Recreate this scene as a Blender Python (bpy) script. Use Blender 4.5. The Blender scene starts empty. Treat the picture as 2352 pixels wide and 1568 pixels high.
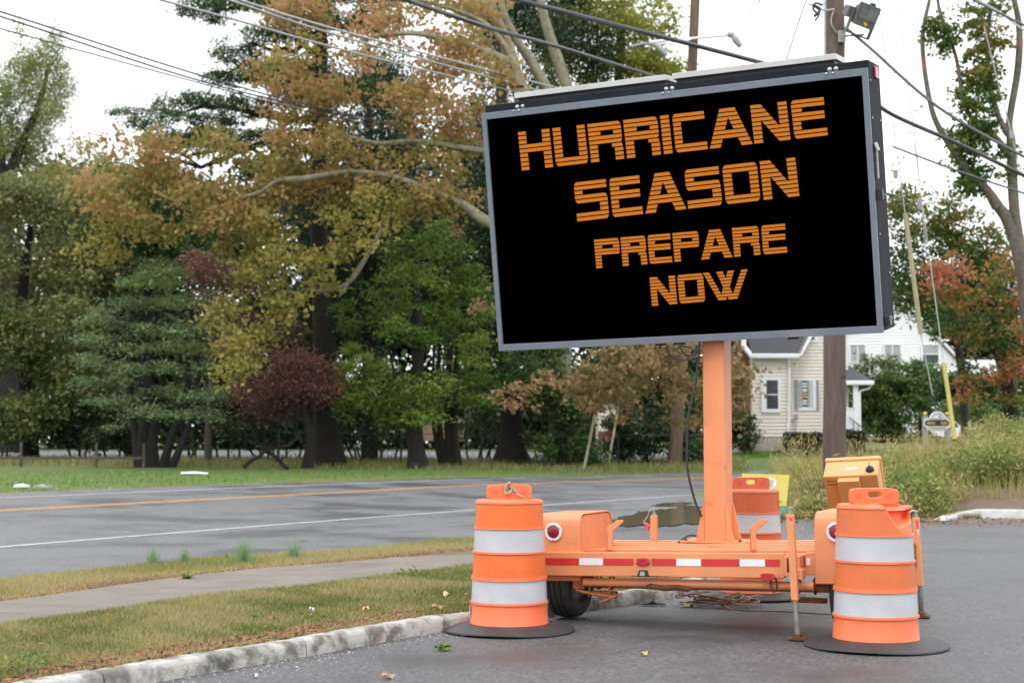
import bpy, math, random
import numpy as np
from mathutils import Vector, Matrix

sc = bpy.context.scene
COL = sc.collection
R = math.radians

# ------------------------------------------------------------------ camera
F, CX, CY, PITCH, CH = 3400.0, 1176.0, 784.0, math.atan(231 / 3400.0), 1.34
cd = bpy.data.cameras.new('camera')
cam = bpy.data.objects.new('camera', cd)
COL.objects.link(cam)
cam.location = (0, 0, CH)
cam.rotation_euler = (R(90) + PITCH, 0, 0)
cd.sensor_width = 36.0
cd.lens = F / 2352.0 * 36.0
cd.clip_start = 0.1
cd.clip_end = 3000
cd.dof.use_dof = True
cd.dof.focus_distance = 11.3
cd.dof.aperture_fstop = 3.0
sc.camera = cam

# ------------------------------------------------------------------ sky and sun (bright overcast)
SUN_EL, SUN_ROT = 50, 200
wd = bpy.data.worlds.new('World')
sc.world = wd
wd.use_nodes = True
nt = wd.node_tree
nt.nodes.clear()
wo = nt.nodes.new('ShaderNodeOutputWorld')
bg = nt.nodes.new('ShaderNodeBackground')
sky = nt.nodes.new('ShaderNodeTexSky')
sky.sky_type = 'NISHITA'
sky.sun_disc = False
sky.sun_elevation = R(SUN_EL)
sky.sun_rotation = R(SUN_ROT)
tc = nt.nodes.new('ShaderNodeTexCoord')
sep = nt.nodes.new('ShaderNodeSeparateXYZ')
ramp = nt.nodes.new('ShaderNodeMapRange')          # overcast luminance: (1 + 2 sin(elevation)) / 3
ramp.inputs['From Min'].default_value = 0.0
ramp.inputs['From Max'].default_value = 1.0
ramp.inputs['To Min'].default_value = 12.0
ramp.inputs['To Max'].default_value = 24.0
comb = nt.nodes.new('ShaderNodeCombineColor')
tint = nt.nodes.new('ShaderNodeVectorMath'); tint.operation = 'SCALE'
tint.inputs[0].default_value = (0.985, 1.0, 1.02)
mix = nt.nodes.new('ShaderNodeMix'); mix.data_type = 'RGBA'
mix.inputs['Factor'].default_value = 0.93
nt.links.new(tc.outputs['Generated'], sep.inputs[0])
nt.links.new(sep.outputs['Z'], ramp.inputs['Value'])
nt.links.new(ramp.outputs[0], tint.inputs['Scale'])
nt.links.new(sky.outputs[0], mix.inputs['A'])
nt.links.new(tint.outputs[0], mix.inputs['B'])
nt.links.new(mix.outputs['Result'], bg.inputs['Color'])
bg.inputs['Strength'].default_value = 0.12
nt.links.new(bg.outputs[0], wo.inputs['Surface'])

sd = bpy.data.lights.new('sun', 'SUN')
sd.energy = 1.0
sd.angle = R(18)
sd.color = (1.0, 0.97, 0.93)
so = bpy.data.objects.new('sun', sd)
COL.objects.link(so)
so.rotation_euler = (R(90 - SUN_EL), 0, R(-20))

vs = sc.view_settings
vs.view_transform = 'Standard'
vs.look = 'None'
vs.exposure = 0.0
vs.gamma = 1.0
vs.use_curve_mapping = False
sc.cycles.use_denoising = True
sc.cycles.max_bounces = 6
sc.cycles.diffuse_bounces = 3
sc.cycles.glossy_bounces = 3
sc.cycles.transmission_bounces = 4
sc.cycles.caustics_reflective = False
sc.cycles.caustics_refractive = False

# ------------------------------------------------------------------ surveying helpers: sight line -> world point
cp, sp = math.cos(PITCH), math.sin(PITCH)
def ray(px, py):
    xc = (px - CX) / F; yc = -(py - CY) / F
    return xc, cp - sp * yc, sp + cp * yc
def W(px, py, Y):
    x, y, z = ray(px, py)
    k = Y / y
    return Vector((x * k, Y, CH + z * k))
def ss(t):
    t = min(1.0, max(0.0, t)); return t * t * (3 - 2 * t)
VPX, VPY = math.sin(R(28.2)), math.cos(R(28.2))
def sdist(x, y):                                    # distance across the road direction
    return y * VPX - x * VPY
def H(x, y):                                        # terrain height
    s = sdist(x, y)
    h = 0.025 * min(max(0, s - 15), 9.5)
    h += 0.012 * min(max(0, s - 22), 18) * ss((y - 30) / 8)
    h += (0.010 + 0.012 * ss((x - 2) / 8)) * max(0, min(y, 120) - 50)
    h += 0.35 * ss((y - 25.5) / 3) * ss((x - 4) / 1.5) * ss((14 - s) / 3)
    return h
def G(px, py, dz=0.0):                              # where the sight line meets the terrain
    x, y, z = ray(px, py)
    lo, hi = 3.0, 400.0
    Y = lo
    prev = None
    while Y < hi:
        k = Y / y
        d = CH + z * k - (H(x * k, Y) + dz)
        if d <= 0: break
        prev = Y; Y *= 1.01
    a, b = (prev or lo), Y
    for _ in range(25):
        m = (a + b) / 2; k = m / y
        if CH + z * k - (H(x * k, m) + dz) > 0: a = m
        else: b = m
    k = a / y
    return Vector((x * k, a, H(x * k, a) + dz))
def onz(x, y, dz=0.0): return Vector((x, y, H(x, y) + dz))

# ------------------------------------------------------------------ mesh helpers
class MB:
    def __init__(s): s.v = []; s.f = []; s.m = []
    def add(s, v, f, m=0):
        o = len(s.v); s.v += [tuple(p) for p in v]; s.f += [tuple(i + o for i in q) for q in f]; s.m += [m] * len(f)
    def box(s, x0, x1, y0, y1, z0, z1, m=0, fn=None):
        v = [(x0,y0,z0),(x1,y0,z0),(x1,y1,z0),(x0,y1,z0),(x0,y0,z1),(x1,y0,z1),(x1,y1,z1),(x0,y1,z1)]
        if fn: v = [fn(*p) for p in v]
        s.add(v, [(0,3,2,1),(4,5,6,7),(0,1,5,4),(1,2,6,5),(2,3,7,6),(3,0,4,7)], m)
    def hexa(s, v, m=0):
        s.add(v, [(0,3,2,1),(4,5,6,7),(0,1,5,4),(1,2,6,5),(2,3,7,6),(3,0,4,7)], m)
    def tube(s, pts, r, n=8, m=0, cap=True):
        pts = [Vector(p) for p in pts]
        if not hasattr(r, '__len__'): r = [r] * len(pts)
        vs_, up = [], None
        for i, p in enumerate(pts):
            d = (pts[min(i+1, len(pts)-1)] - pts[max(i-1, 0)])
            if d.length < 1e-9: d = Vector((0,0,1))
            d.normalize()
            if up is None: up = Vector((0,0,1)) if abs(d.z) < .9 else Vector((0,1,0))
            a = d.cross(up)
            if a.length < 1e-6: a = d.orthogonal()
            a.normalize(); b = a.cross(d).normalized(); up = b
            for k in range(n):
                t = 2 * math.pi * k / n
                vs_.append(p + a * math.cos(t) * r[i] + b * math.sin(t) * r[i])
        fs = []
        for i in range(len(pts) - 1):
            for k in range(n):
                fs.append((i*n+k, i*n+(k+1)%n, (i+1)*n+(k+1)%n, (i+1)*n+k))
        if cap:
            fs.append(tuple(range(n))[::-1]); fs.append(tuple((len(pts)-1)*n+k for k in range(n)))
        s.add(vs_, fs, m)
    def lathe(s, prof, n=48, m=0, c=(0,0,0), keep=None, fn=None, axis='z'):
        vs_ = []
        for (r, z) in prof:
            for k in range(n):
                t = 2*math.pi*k/n
                x, y, zz = r*math.cos(t), r*math.sin(t), z
                if axis == 'x': x, y, zz = z, r*math.cos(t), r*math.sin(t)
                if axis == 'y': x, y, zz = r*math.cos(t), z, -r*math.sin(t)
                p = (c[0]+x, c[1]+y, c[2]+zz)
                if fn: p = fn(*p)
                vs_.append(p)
        fs = []
        for i in range(len(prof)-1):
            for k in range(n):
                q = (i*n+k, i*n+(k+1)%n, (i+1)*n+(k+1)%n, (i+1)*n+k)
                if keep is None or keep(i, k, n): fs.append(q)
        s.add(vs_, fs, m)
    def prism(s, poly, a0, a1, axis='y', m=0, fn=None):
        n = len(poly)
        def P(q, a):
            if axis == 'y': p = (q[0], a, q[1])
            elif axis == 'x': p = (a, q[0], q[1])
            else: p = (q[0], q[1], a)
            return fn(*p) if fn else p
        v = [P(q, a0) for q in poly] + [P(q, a1) for q in poly]
        f = [tuple(range(n)), tuple(range(2*n-1, n-1, -1))]
        f += [(i, n+i, n+(i+1) % n, (i+1) % n) for i in range(n)]
        s.add(v, f, m)
    def sphere(s, c, r, n=10, m=0):
        prof = [(max(1e-4, r*math.sin(math.pi*i/n)), -r*math.cos(math.pi*i/n)) for i in range(n+1)]
        s.lathe(prof, n*2, m, c)

def link(name, me, mats=None, parent=None):
    o = bpy.data.objects.new(name, me)
    COL.objects.link(o)
    if parent: o.parent = parent
    for m in (mats if isinstance(mats, (list, tuple)) else [mats] if mats else []): me.materials.append(m)
    return o
def obj(name, mb, mats, parent=None, bevel=0, smooth=0, seg=2, fix=True):
    me = bpy.data.meshes.new(name)
    me.from_pydata(mb.v, [], mb.f)
    if mb.m and max(mb.m): me.polygons.foreach_set('material_index', mb.m)
    me.validate()
    if fix:
        import bmesh
        b = bmesh.new(); b.from_mesh(me); bmesh.ops.recalc_face_normals(b, faces=b.faces); b.to_mesh(me); b.free()
    o = link(name, me, mats, parent)
    if smooth:
        me.polygons.foreach_set('use_smooth', [True] * len(me.polygons))
        me.set_sharp_from_angle(angle=R(smooth))
    if bevel:
        bm_ = o.modifiers.new('bevel', 'BEVEL'); bm_.width = bevel; bm_.segments = seg
        bm_.limit_method = 'ANGLE'; bm_.angle_limit = R(30)
    return o
def tag(o, label=None, cat=None, group=None, kind=None):
    if label: o['label'] = label
    if cat: o['category'] = cat
    if group: o['group'] = group
    if kind: o['kind'] = kind
    return o
def empty(name, loc, rz=0, label=None, cat=None, group=None, kind=None):
    o = bpy.data.objects.new(name, None)
    COL.objects.link(o)
    o.empty_display_size = .1
    o.location = loc; o.rotation_euler = (0, 0, rz)
    return tag(o, label, cat, group, kind)
def kids(o, allobs=None): return [c for c in bpy.data.objects if c.parent == o]
def copy_tree(o, parent=None):
    c = o.copy(); COL.objects.link(c); c.parent = parent
    for ch in kids(o):
        d = ch.copy(); COL.objects.link(d); d.parent = c
        for g in kids(ch):
            e = g.copy(); COL.objects.link(e); e.parent = d
    return c
def catmull(P, k=8):
    P = [np.array(p, float) for p in P]
    if len(P) < 3: return [tuple(P[0] + (P[-1]-P[0])*i/k) for i in range(k+1)]
    Q = [2*P[0]-P[1]] + P + [2*P[-1]-P[-2]]
    out = []
    for i in range(1, len(Q)-2):
        for j in range(k):
            t = j/k
            out.append(tuple(.5*((2*Q[i]) + (-Q[i-1]+Q[i+1])*t + (2*Q[i-1]-5*Q[i]+4*Q[i+1]-Q[i+2])*t*t + (-Q[i-1]+3*Q[i]-3*Q[i+1]+Q[i+2])*t**3)))
    out.append(tuple(P[-1]))
    return out

# ------------------------------------------------------------------ materials
def hexc(h):
    h = h.lstrip('#'); c = [int(h[i:i+2], 16)/255 for i in (0, 2, 4)]
    return tuple(x/12.92 if x <= .04045 else ((x+.055)/1.055)**2.4 for x in c)
def mat(name, c1, c2=None, scale=4.0, rough=.6, bump=0.0, bscale=None, spec=.5, metal=0.0, detail=6, lo=.35, hi=.65,
        c3=None, s3=1.0, lo3=.55, hi3=.7, stretch=None, r2=None, emit=None, trans=0):
    m = bpy.data.materials.new(name); m.use_nodes = True
    n = m.node_tree; N = n.nodes; L = n.links
    b = N['Principled BSDF']
    b.inputs['Base Color'].default_value = (*c1, 1)
    b.inputs['Roughness'].default_value = rough
    b.inputs['Metallic'].default_value = metal
    b.inputs['Specular IOR Level'].default_value = spec
    tcn = N.new('ShaderNodeTexCoord'); mp = N.new('ShaderNodeMapping')
    L.new(tcn.outputs['Object'], mp.inputs['Vector'])
    if stretch: mp.inputs['Scale'].default_value = stretch
    def noise(sca, det=detail):
        t = N.new('ShaderNodeTexNoise'); t.inputs['Scale'].default_value = sca; t.inputs['Detail'].default_value = det
        t.inputs['Roughness'].default_value = .62
        L.new(mp.outputs[0], t.inputs['Vector']); return t
    def rng(src, a, c):
        t = N.new('ShaderNodeMapRange'); t.inputs['From Min'].default_value = a; t.inputs['From Max'].default_value = c
        L.new(src, t.inputs['Value']); return t
    if c2:
        t = noise(scale); g = rng(t.outputs['Fac'], lo, hi)
        x = N.new('ShaderNodeMix'); x.data_type = 'RGBA'
        x.inputs['A'].default_value = (*c1, 1); x.inputs['B'].default_value = (*c2, 1)
        L.new(g.outputs[0], x.inputs['Factor']); out = x.outputs['Result']
        if c3:
            t3 = noise(s3); g3 = rng(t3.outputs['Fac'], lo3, hi3)
            y = N.new('ShaderNodeMix'); y.data_type = 'RGBA'
            L.new(out, y.inputs['A']); y.inputs['B'].default_value = (*c3, 1)
            L.new(g3.outputs[0], y.inputs['Factor']); out = y.outputs['Result']
            if r2 is not None:
                rr = N.new('ShaderNodeMapRange'); rr.inputs['To Min'].default_value = rough; rr.inputs['To Max'].default_value = r2
                L.new(g3.outputs[0], rr.inputs['Value']); L.new(rr.outputs[0], b.inputs['Roughness'])
        L.new(out, b.inputs['Base Color'])
    if bump:
        t = noise(bscale or scale * 4); bp = N.new('ShaderNodeBump')
        bp.inputs['Strength'].default_value = bump; bp.inputs['Distance'].default_value = .01
        L.new(t.outputs['Fac'], bp.inputs['Height']); L.new(bp.outputs[0], b.inputs['Normal'])
    if emit:
        b.inputs['Emission Color'].default_value = (*emit[0], 1); b.inputs['Emission Strength'].default_value = emit[1]
    return m
def leafmat(name, stops, translucent=.35, rough=.55, spec=.25):
    m = bpy.data.materials.new(name); m.use_nodes = True
    N, L = m.node_tree.nodes, m.node_tree.links
    b = N['Principled BSDF']; out = N['Material Output']
    a = N.new('ShaderNodeAttribute'); a.attribute_name = 'tint'
    r = N.new('ShaderNodeValToRGB')
    el = r.color_ramp.elements
    while len(el) < len(stops): el.new(.5)
    for i, c in enumerate(stops):
        el[i].position = i / max(1, len(stops)-1); el[i].color = (*c, 1)
    L.new(a.outputs['Fac'], r.inputs[0]); L.new(r.outputs[0], b.inputs['Base Color'])
    b.inputs['Roughness'].default_value = rough; b.inputs['Specular IOR Level'].default_value = spec
    t = N.new('ShaderNodeBsdfTranslucent'); mx = N.new('ShaderNodeMixShader'); mx.inputs[0].default_value = translucent
    L.new(r.outputs[0], t.inputs['Color'])
    L.new(b.outputs[0], mx.inputs[1]); L.new(t.outputs[0], mx.inputs[2]); L.new(mx.outputs[0], out.inputs['Surface'])
    return m

# ------------------------------------------------------------------ foliage generator
def np_mesh(name, V, nf, nv, tint, m, parent=None):
    """nf faces of nv consecutive verts each; tint per face."""
    me = bpy.data.meshes.new(name)
    V = np.ascontiguousarray(V, np.float32).reshape(-1, 3)
    me.vertices.add(len(V)); me.vertices.foreach_set('co', V.ravel())
    me.loops.add(nf*nv); me.loops.foreach_set('vertex_index', np.arange(nf*nv, dtype=np.int32))
    me.polygons.add(nf); me.polygons.foreach_set('loop_start', np.arange(0, nf*nv, nv, dtype=np.int32))
    at = me.attributes.new('tint', 'FLOAT', 'POINT')
    at.data.foreach_set('value', np.repeat(np.clip(tint, 0, 1), nv).astype(np.float32))
    me.update(calc_edges=True)
    return link(name, me, m, parent)
def unit(a): return a / np.maximum(1e-9, np.linalg.norm(a, axis=1, keepdims=True))
def leaf_quads(C, size, rng, up=.5, aspect=.62, hang=0.0, fold=.18, dirb=None):
    n = len(C)
    nrm = rng.normal(size=(n, 3)); nrm[:, 2] = np.abs(nrm[:, 2]) + up; nrm[:, 1] -= up*.35; nrm = unit(nrm)
    d = rng.normal(size=(n, 3))
    if dirb is not None: d = d*.6 + dirb
    d[:, 2] -= hang
    d = d - nrm * (d*nrm).sum(1, keepdims=True); d = unit(d)
    s = np.cross(nrm, d)
    sz = (size * rng.uniform(.6, 1.35, n))[:, None]
    w = sz * aspect * rng.uniform(.7, 1.2, (n, 1))
    tip = C + d*sz*.55; base = C - d*sz*.5
    a = C + s*w*.5 + nrm*w*fold - d*sz*.05; b = C - s*w*.5 + nrm*w*fold - d*sz*.05
    return np.stack([base, a, tip, b], 1)
def crown_points(clumps, leaf, rng, cover=1.6, per=34, spray=None, flat=.45, shell=.5, droop=0.0, aspect=.62):
    Cs, Ts, Ds = [], [], []
    for cl in clumps:
        px, py, Y, rx, ry = cl[:5]
        tint0 = cl[5] if len(cl) > 5 else .5
        den = cl[6] if len(cl) > 6 else 1.0
        c = np.array(W(px, py, Y)); k = Y/F
        R3 = np.array([rx*k, min(rx, ry)*k*1.0 + .2, ry*k])
        lp = leaf/k
        n = int(cover*den*math.pi*rx*ry/(lp*lp*aspect*.36))
        ns = max(2, n//per)
        sc_ = unit(rng.normal(size=(ns, 3))) * (rng.uniform(0, 1, (ns, 1))**shell)
        sc_ = c + sc_*R3
        sr = (spray or leaf*2.6) * rng.uniform(.6, 1.4, ns)
        idx = rng.integers(0, ns, n)
        off = rng.normal(size=(n, 3)) * .5
        off[:, 2] *= flat
        rad = np.linalg.norm(off[:, :2], axis=1)
        off[:, 2] -= droop*rad
        P = sc_[idx] + off*sr[idx][:, None]
        st = rng.normal(0, .11, ns)
        Cs.append(P); Ts.append(tint0 + st[idx] + rng.normal(0, .14, n))
        Ds.append(unit(P - sc_[idx] + 1e-4))
    return np.concatenate(Cs), np.concatenate(Ts), np.concatenate(Ds)
def crown(parent, m, clumps, leaf=.14, cover=1.6, seed=1, per=34, spray=None, flat=.5, up=.12, aspect=.62, hang=.0, shell=.42, droop=0., name='crown', radial=False):
    rng = np.random.default_rng(seed)
    C, T, D = crown_points(clumps, leaf, rng, cover, per, spray, flat, shell, droop, aspect)
    if parent is not None: C = C - np.array(parent.location)
    Q = leaf_quads(C, leaf, rng, up, aspect, hang, dirb=D*1.2 if radial else None)
    return np_mesh(name, Q, len(C), 4, T, m, parent)
def wobble(a, b, n, amp, rng, sag=0.0):
    a, b = np.array(a, float), np.array(b, float); L = np.linalg.norm(b-a)
    pts = []
    off = np.zeros(3)
    for i in range(n+1):
        t = i/n
        off = off*.7 + rng.normal(0, amp*L/n, 3)
        p = a + (b-a)*t + off*math.sin(math.pi*min(t, .999))
        p[2] += sag*4*t*(1-t)*L
        pts.append(p)
    return pts
# ------------------------------------------------------------------ materials for the setting
M = {}
M['lot'] = mat('lot_asphalt', (.028,.028,.031), (.165,.163,.165), scale=42, rough=.6, bump=1.0, bscale=70, lo=.34, hi=.70, detail=9, c3=(.042,.042,.045), s3=.5, lo3=.46, hi3=.62, r2=.36)
M['road'] = mat('road_asphalt', (.05,.052,.058), (.18,.182,.19), scale=26, rough=.6, bump=.8, bscale=50, lo=.34, hi=.70, detail=9, c3=(.06,.061,.067), s3=.45, lo3=.46, hi3=.6, r2=.38)
M['yellow_line'] = mat('yellow_line_paint', (.62,.30,.07), (.42,.22,.07), scale=6, rough=.6)
M['white_line'] = mat('white_line_paint', (.52,.53,.54), (.33,.33,.34), scale=5, rough=.6)
M['kerb'] = mat('kerb_concrete', (.44,.43,.40), (.15,.14,.115), scale=6.5, rough=.85, bump=.9, bscale=45, lo=.44, hi=.62, c3=(.055,.055,.035), s3=2.2, lo3=.58, hi3=.72)
M['walk'] = mat('sidewalk_concrete', (.19,.16,.135), (.14,.115,.097), scale=3, rough=.85, bump=.4, bscale=120, lo=.3, hi=.7, c3=(.10,.083,.07), s3=.8, lo3=.55, hi3=.75)
M['soil'] = mat('verge_soil', (.13,.12,.045), (.11,.085,.05), scale=3, rough=.95, bump=.6, bscale=60, c3=(.16,.10,.07), s3=1.1, lo3=.52, hi3=.66)
M['lawn'] = mat('lawn_ground', (.065,.115,.022), (.10,.12,.03), scale=1.2, rough=.95, bump=.5, bscale=30, c3=(.12,.10,.04), s3=.3, lo3=.55, hi3=.8)
M['far_drive'] = mat('far_driveway_asphalt', (.16,.16,.17), (.2,.2,.21), scale=2, rough=.7)
M['mulch'] = mat('mulch', (.09,.06,.042), (.17,.12,.085), scale=18, rough=.95, bump=1, bscale=50)
M['puddle'] = mat('puddle_water', (.15,.125,.08), rough=.08, spec=.3)  # brown base colour paints in the foliage reflection on the water

def cracks(m, scale, width, dark):
    N, L = m.node_tree.nodes, m.node_tree.links; b = N['Principled BSDF']
    src = b.inputs['Base Color'].links[0].from_socket
    t = N.new('ShaderNodeTexCoord'); nz = N.new('ShaderNodeTexNoise'); nz.inputs['Scale'].default_value = 1.3; nz.inputs['Detail'].default_value = 5
    L.new(t.outputs['Object'], nz.inputs['Vector'])
    mxv = N.new('ShaderNodeVectorMath'); mxv.operation = 'MULTIPLY_ADD'; mxv.inputs[1].default_value = (.9, .9, 0)
    L.new(nz.outputs['Color'], mxv.inputs[0]); L.new(t.outputs['Object'], mxv.inputs[2])
    v = N.new('ShaderNodeTexVoronoi'); v.feature = 'DISTANCE_TO_EDGE'; v.inputs['Scale'].default_value = scale
    L.new(mxv.outputs[0], v.inputs['Vector'])
    r = N.new('ShaderNodeMapRange'); r.inputs['From Min'].default_value = 0; r.inputs['From Max'].default_value = width; r.inputs['To Min'].default_value = 1; r.inputs['To Max'].default_value = 0
    L.new(v.outputs['Distance'], r.inputs['Value'])
    n2 = N.new('ShaderNodeTexNoise'); n2.inputs['Scale'].default_value = .25; L.new(t.outputs['Object'], n2.inputs['Vector'])
    r2 = N.new('ShaderNodeMapRange'); r2.inputs['From Min'].default_value = .48; r2.inputs['From Max'].default_value = .58; L.new(n2.outputs['Fac'], r2.inputs['Value'])
    mu = N.new('ShaderNodeMath'); mu.operation = 'MULTIPLY'; L.new(r.outputs[0], mu.inputs[0]); L.new(r2.outputs[0], mu.inputs[1])
    x = N.new('ShaderNodeMix'); x.data_type = 'RGBA'; L.new(src, x.inputs['A']); x.inputs['B'].default_value = (*dark, 1)
    L.new(mu.outputs[0], x.inputs['Factor']); L.new(x.outputs['Result'], b.inputs['Base Color'])
cracks(M['road'], .22, .006, (.035,.035,.037)); cracks(M['lot'], .16, .003, (.03,.03,.03))

def resample(P, n):
    P = [Vector(p) for p in P]
    d = [0]
    for i in range(1, len(P)): d.append(d[-1] + (P[i]-P[i-1]).length)
    out = []
    for k in range(n):
        t = d[-1]*k/(n-1)
        i = 1
        while i < len(P)-1 and d[i] < t: i += 1
        u = (t - d[i-1])/max(1e-9, d[i]-d[i-1])
        out.append(P[i-1].lerp(P[i], u))
    return out
def loft(mb, A, B, rows, dza, dzb=None, n=None, m=0):
    dzb = dza if dzb is None else dzb
    if n: A, B = resample(A, n), resample(B, n)
    n = len(A); v = []
    for r_ in range(rows+1):
        t = r_/rows
        for a, b in zip(A, B):
            x, y = a[0]+(b[0]-a[0])*t, a[1]+(b[1]-a[1])*t
            v.append((x, y, H(x, y) + dza + (dzb-dza)*t))
    f = []
    for r_ in range(rows):
        for i in range(n-1):
            f.append((r_*n+i, r_*n+i+1, (r_+1)*n+i+1, (r_+1)*n+i))
    mb.add(v, f, m)
def offs(P, d):                                     # offset a ground polyline sideways
    out = []
    for i, p in enumerate(P):
        a, b = P[max(0, i-1)], P[min(len(P)-1, i+1)]
        t = Vector((b[0]-a[0], b[1]-a[1], 0)).normalized()
        out.append(Vector((p[0]-t.y*d, p[1]+t.x*d, 0)))
    return out

# ground sheet out to the horizon
gm = MB()
ys = [-25,-10,0,3,6,9,12,15] + [17+i*1.5 for i in range(36)] + [75,80,86,93,101,110,122,140,180,260,420,800,1500]
xs = [-1200,-500,-250,-140,-90,-65,-50] + [-42+i*2.1 for i in range(41)] + [50,65,90,140,250,500,1200]
for y in ys:
    for x in xs: gm.v.append((x, y, H(x, y)-.03))
nx = len(xs)
for j in range(len(ys)-1):
    for i in range(nx-1): gm.f.append((j*nx+i, j*nx+i+1, (j+1)*nx+i+1, (j+1)*nx+i))
gm.m = [0]*len(gm.f)
ground = tag(obj('ground', gm, M['lawn'], smooth=40, fix=False), kind='structure')

# road and parking lot
far_px = [(-900,1163),(-500,1150),(0,1132),(827,1103.5),(1102,1096.4),(1612,1084),(1790,1079),(2100,1070),(2700,1058)]
far = catmull([tuple(G(*p)) for p in far_px], 8)
d0 = (np.array(far[1])-np.array(far[0])); d0[2] = 0; d0 /= np.linalg.norm(d0)
far = [tuple(np.array(far[0]) - d0*k) for k in (45, 30, 20, 14, 10, 7, 4, 2)] + far
near = []
for p in far:
    x, y = p[0], p[1]
    q = Vector((x, y, 0)); s = sdist(x, y)
    want = 10.4 if x < -3 else 10.4 + 3.4*ss((x+3)/6)
    near.append(q - Vector((-VPY, VPX, 0))*(s-want))
rm = MB(); loft(rm, near, far, 44, .0)
road = tag(obj('road', rm, M['road'], smooth=40, fix=False), kind='structure')
lm_ = MB()
lx = [-30,-22,-15,-11,-8,-6.5,-5,-4,-3,-2,-1,0,1,2,3,4,5,6,7,8,10,12,16,20,26,34]
ly = [-6,0,4,7,9,11,13,15,17,19,21,22,23,24,25,26,27,28,30]
for y in ly:
    for x in lx: lm_.v.append((x, y, H(x, y)-.008))
for j in range(len(ly)-1):
    for i in range(len(lx)-1):
        a = j*len(lx)+i
        if sdist(lx[i], ly[j+1]) > 16.5 or sdist(lx[i], ly[j]) > 14.5: continue
        lm_.f.append((a, a+1, a+len(lx)+1, a+len(lx)))
lot = tag(obj('parking_lot', lm_, M['lot'], smooth=40, fix=False), kind='structure')

def line(name, px, w, m, dz=.004, gap=None):
    P = catmull([tuple(G(*p)) for p in px], 8); mb = MB()
    if gap:
        loft(mb, offs(P, gap/2), offs(P, gap/2+w), 1, dz); loft(mb, offs(P, -gap/2-w), offs(P, -gap/2), 1, dz)
    else: loft(mb, offs(P, -w/2), offs(P, w/2), 1, dz)
    o = obj(name, mb, m, fix=False); return tag(o, kind='structure')
line('yellow_centre_line', [(-1000,1222),(-600,1204),(0,1172),(827,1128),(1102,1114),(1615,1096.5),(1820,1091)], .12, M['yellow_line'], gap=.1)
line('near_edge_line', [(-900,1334),(-500,1302),(0,1256),(400,1223.5),(827,1190),(1090,1171),(1615,1134)], .13, M['white_line'])
line('far_edge_line', [(-500,1163),(0,1143),(827,1109.6),(1102,1100.5),(1500,1090)], .11, M['white_line'])

# grass island with kerb and sidewalk
kerb_px = [(-420,1705),(-100,1650),(330,1568),(551,1530),(727,1500),(903,1467),(1043,1444),(1200,1424),(1353,1399),(1450,1386),(1538,1372),(1600,1356)]
kb = [G(*p) for p in kerb_px]
tip = kb[-1]
kb_s = [Vector((p[0], p[1], 0)) for p in catmull([tuple(p) for p in kb], 10)]
# rounded end of the island
end = [Vector((tip.x+.28, tip.y+.35, 0)), Vector((tip.x+.25, tip.y+.85, 0)), Vector((tip.x-.15, tip.y+1.3, 0))]
kpath = [Vector((p[0], p[1], 0)) for p in catmull([tuple(p) for p in kb[:-1]] + [(tip.x, tip.y, 0)] + [tuple(e) for e in end], 10)]
KW = .15
kerb = empty('kerb', (0,0,0), kind='structure')
kres = resample(kpath, 161)
kin = offs(kres, KW)
rk = random.Random(5)
prof_t = [(0,-.03,0),(.004,.02,0),(.01,.066,0),(.022,.088,0),(.045,.099,0),(KW-.01,.098,0),(KW,.09,0),(KW,-.03,0)]
i0 = 0
first = True
while i0 < 160:
    i1 = min(160, i0 + 26 + rk.randint(-3, 5))
    mb = MB(); seg = kres[i0:i1+1]
    k = len(prof_t); dzr = rk.uniform(-.006, .006)
    for j, p in enumerate(seg):
        a, b = kres[max(0, i0+j-1)], kres[min(160, i0+j+1)]
        t = (b-a).normalized(); nrm = Vector((-t.y, t.x, 0))
        q = p.copy()
        if j == 0: q = q + t*.006
        if j == len(seg)-1: q = q - t*.006
        for (d, z, _) in prof_t:
            c_ = rk.uniform(-.003, .003) if 0 < z else 0
            c2_ = rk.uniform(-.003, .003) if 0 < z else 0
            x, y = q.x+nrm.x*(d+c_), q.y+nrm.y*(d+c_)
            mb.v.append((x, y, H(x, y)+z+dzr+c2_))
    for j in range(len(seg)-1):
        for q_ in range(k-1): mb.f.append((j*k+q_, (j+1)*k+q_, (j+1)*k+q_+1, j*k+q_+1))
    mb.f.append(tuple(range(k))); mb.f.append(tuple((len(seg)-1)*k+q_ for q_ in range(k))[::-1])
    mb.m = [0]*len(mb.f)
    obj('kerb_stone', mb, M['kerb'], kerb, smooth=50)
    i0 = i1
swn_px = [(-420,1505),(0,1440),(500,1372),(827,1333),(1085,1301),(1300,1292),(1450,1298)]
swf_px = [(-420,1440),(0,1384),(500,1316),(827,1289),(1085,1262),(1300,1252),(1430,1266)]
edge_px = [(-500,1380),(0,1333),(500,1282),(827,1262),(1090,1236),(1300,1240),(1480,1262)]
swn = [G(*p, .085) for p in swn_px]; swf = [G(*p, .065) for p in swf_px]; edg = [G(*p, .02) for p in edge_px]
NI = 60
kin_r = resample(kin[:-1], NI); swn_r = resample(catmull([tuple(p) for p in swn], 6), NI)
swf_r = resample(catmull([tuple(p) for p in swf], 6), NI); edg_r = resample(catmull([tuple(p) for p in edg], 6), NI)
im = MB()
loft(im, kin_r, swn_r, 6, .082, .082); loft(im, swn_r, swf_r, 2, .072, .06); loft(im, swf_r, edg_r, 3, .06, .012)
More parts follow.
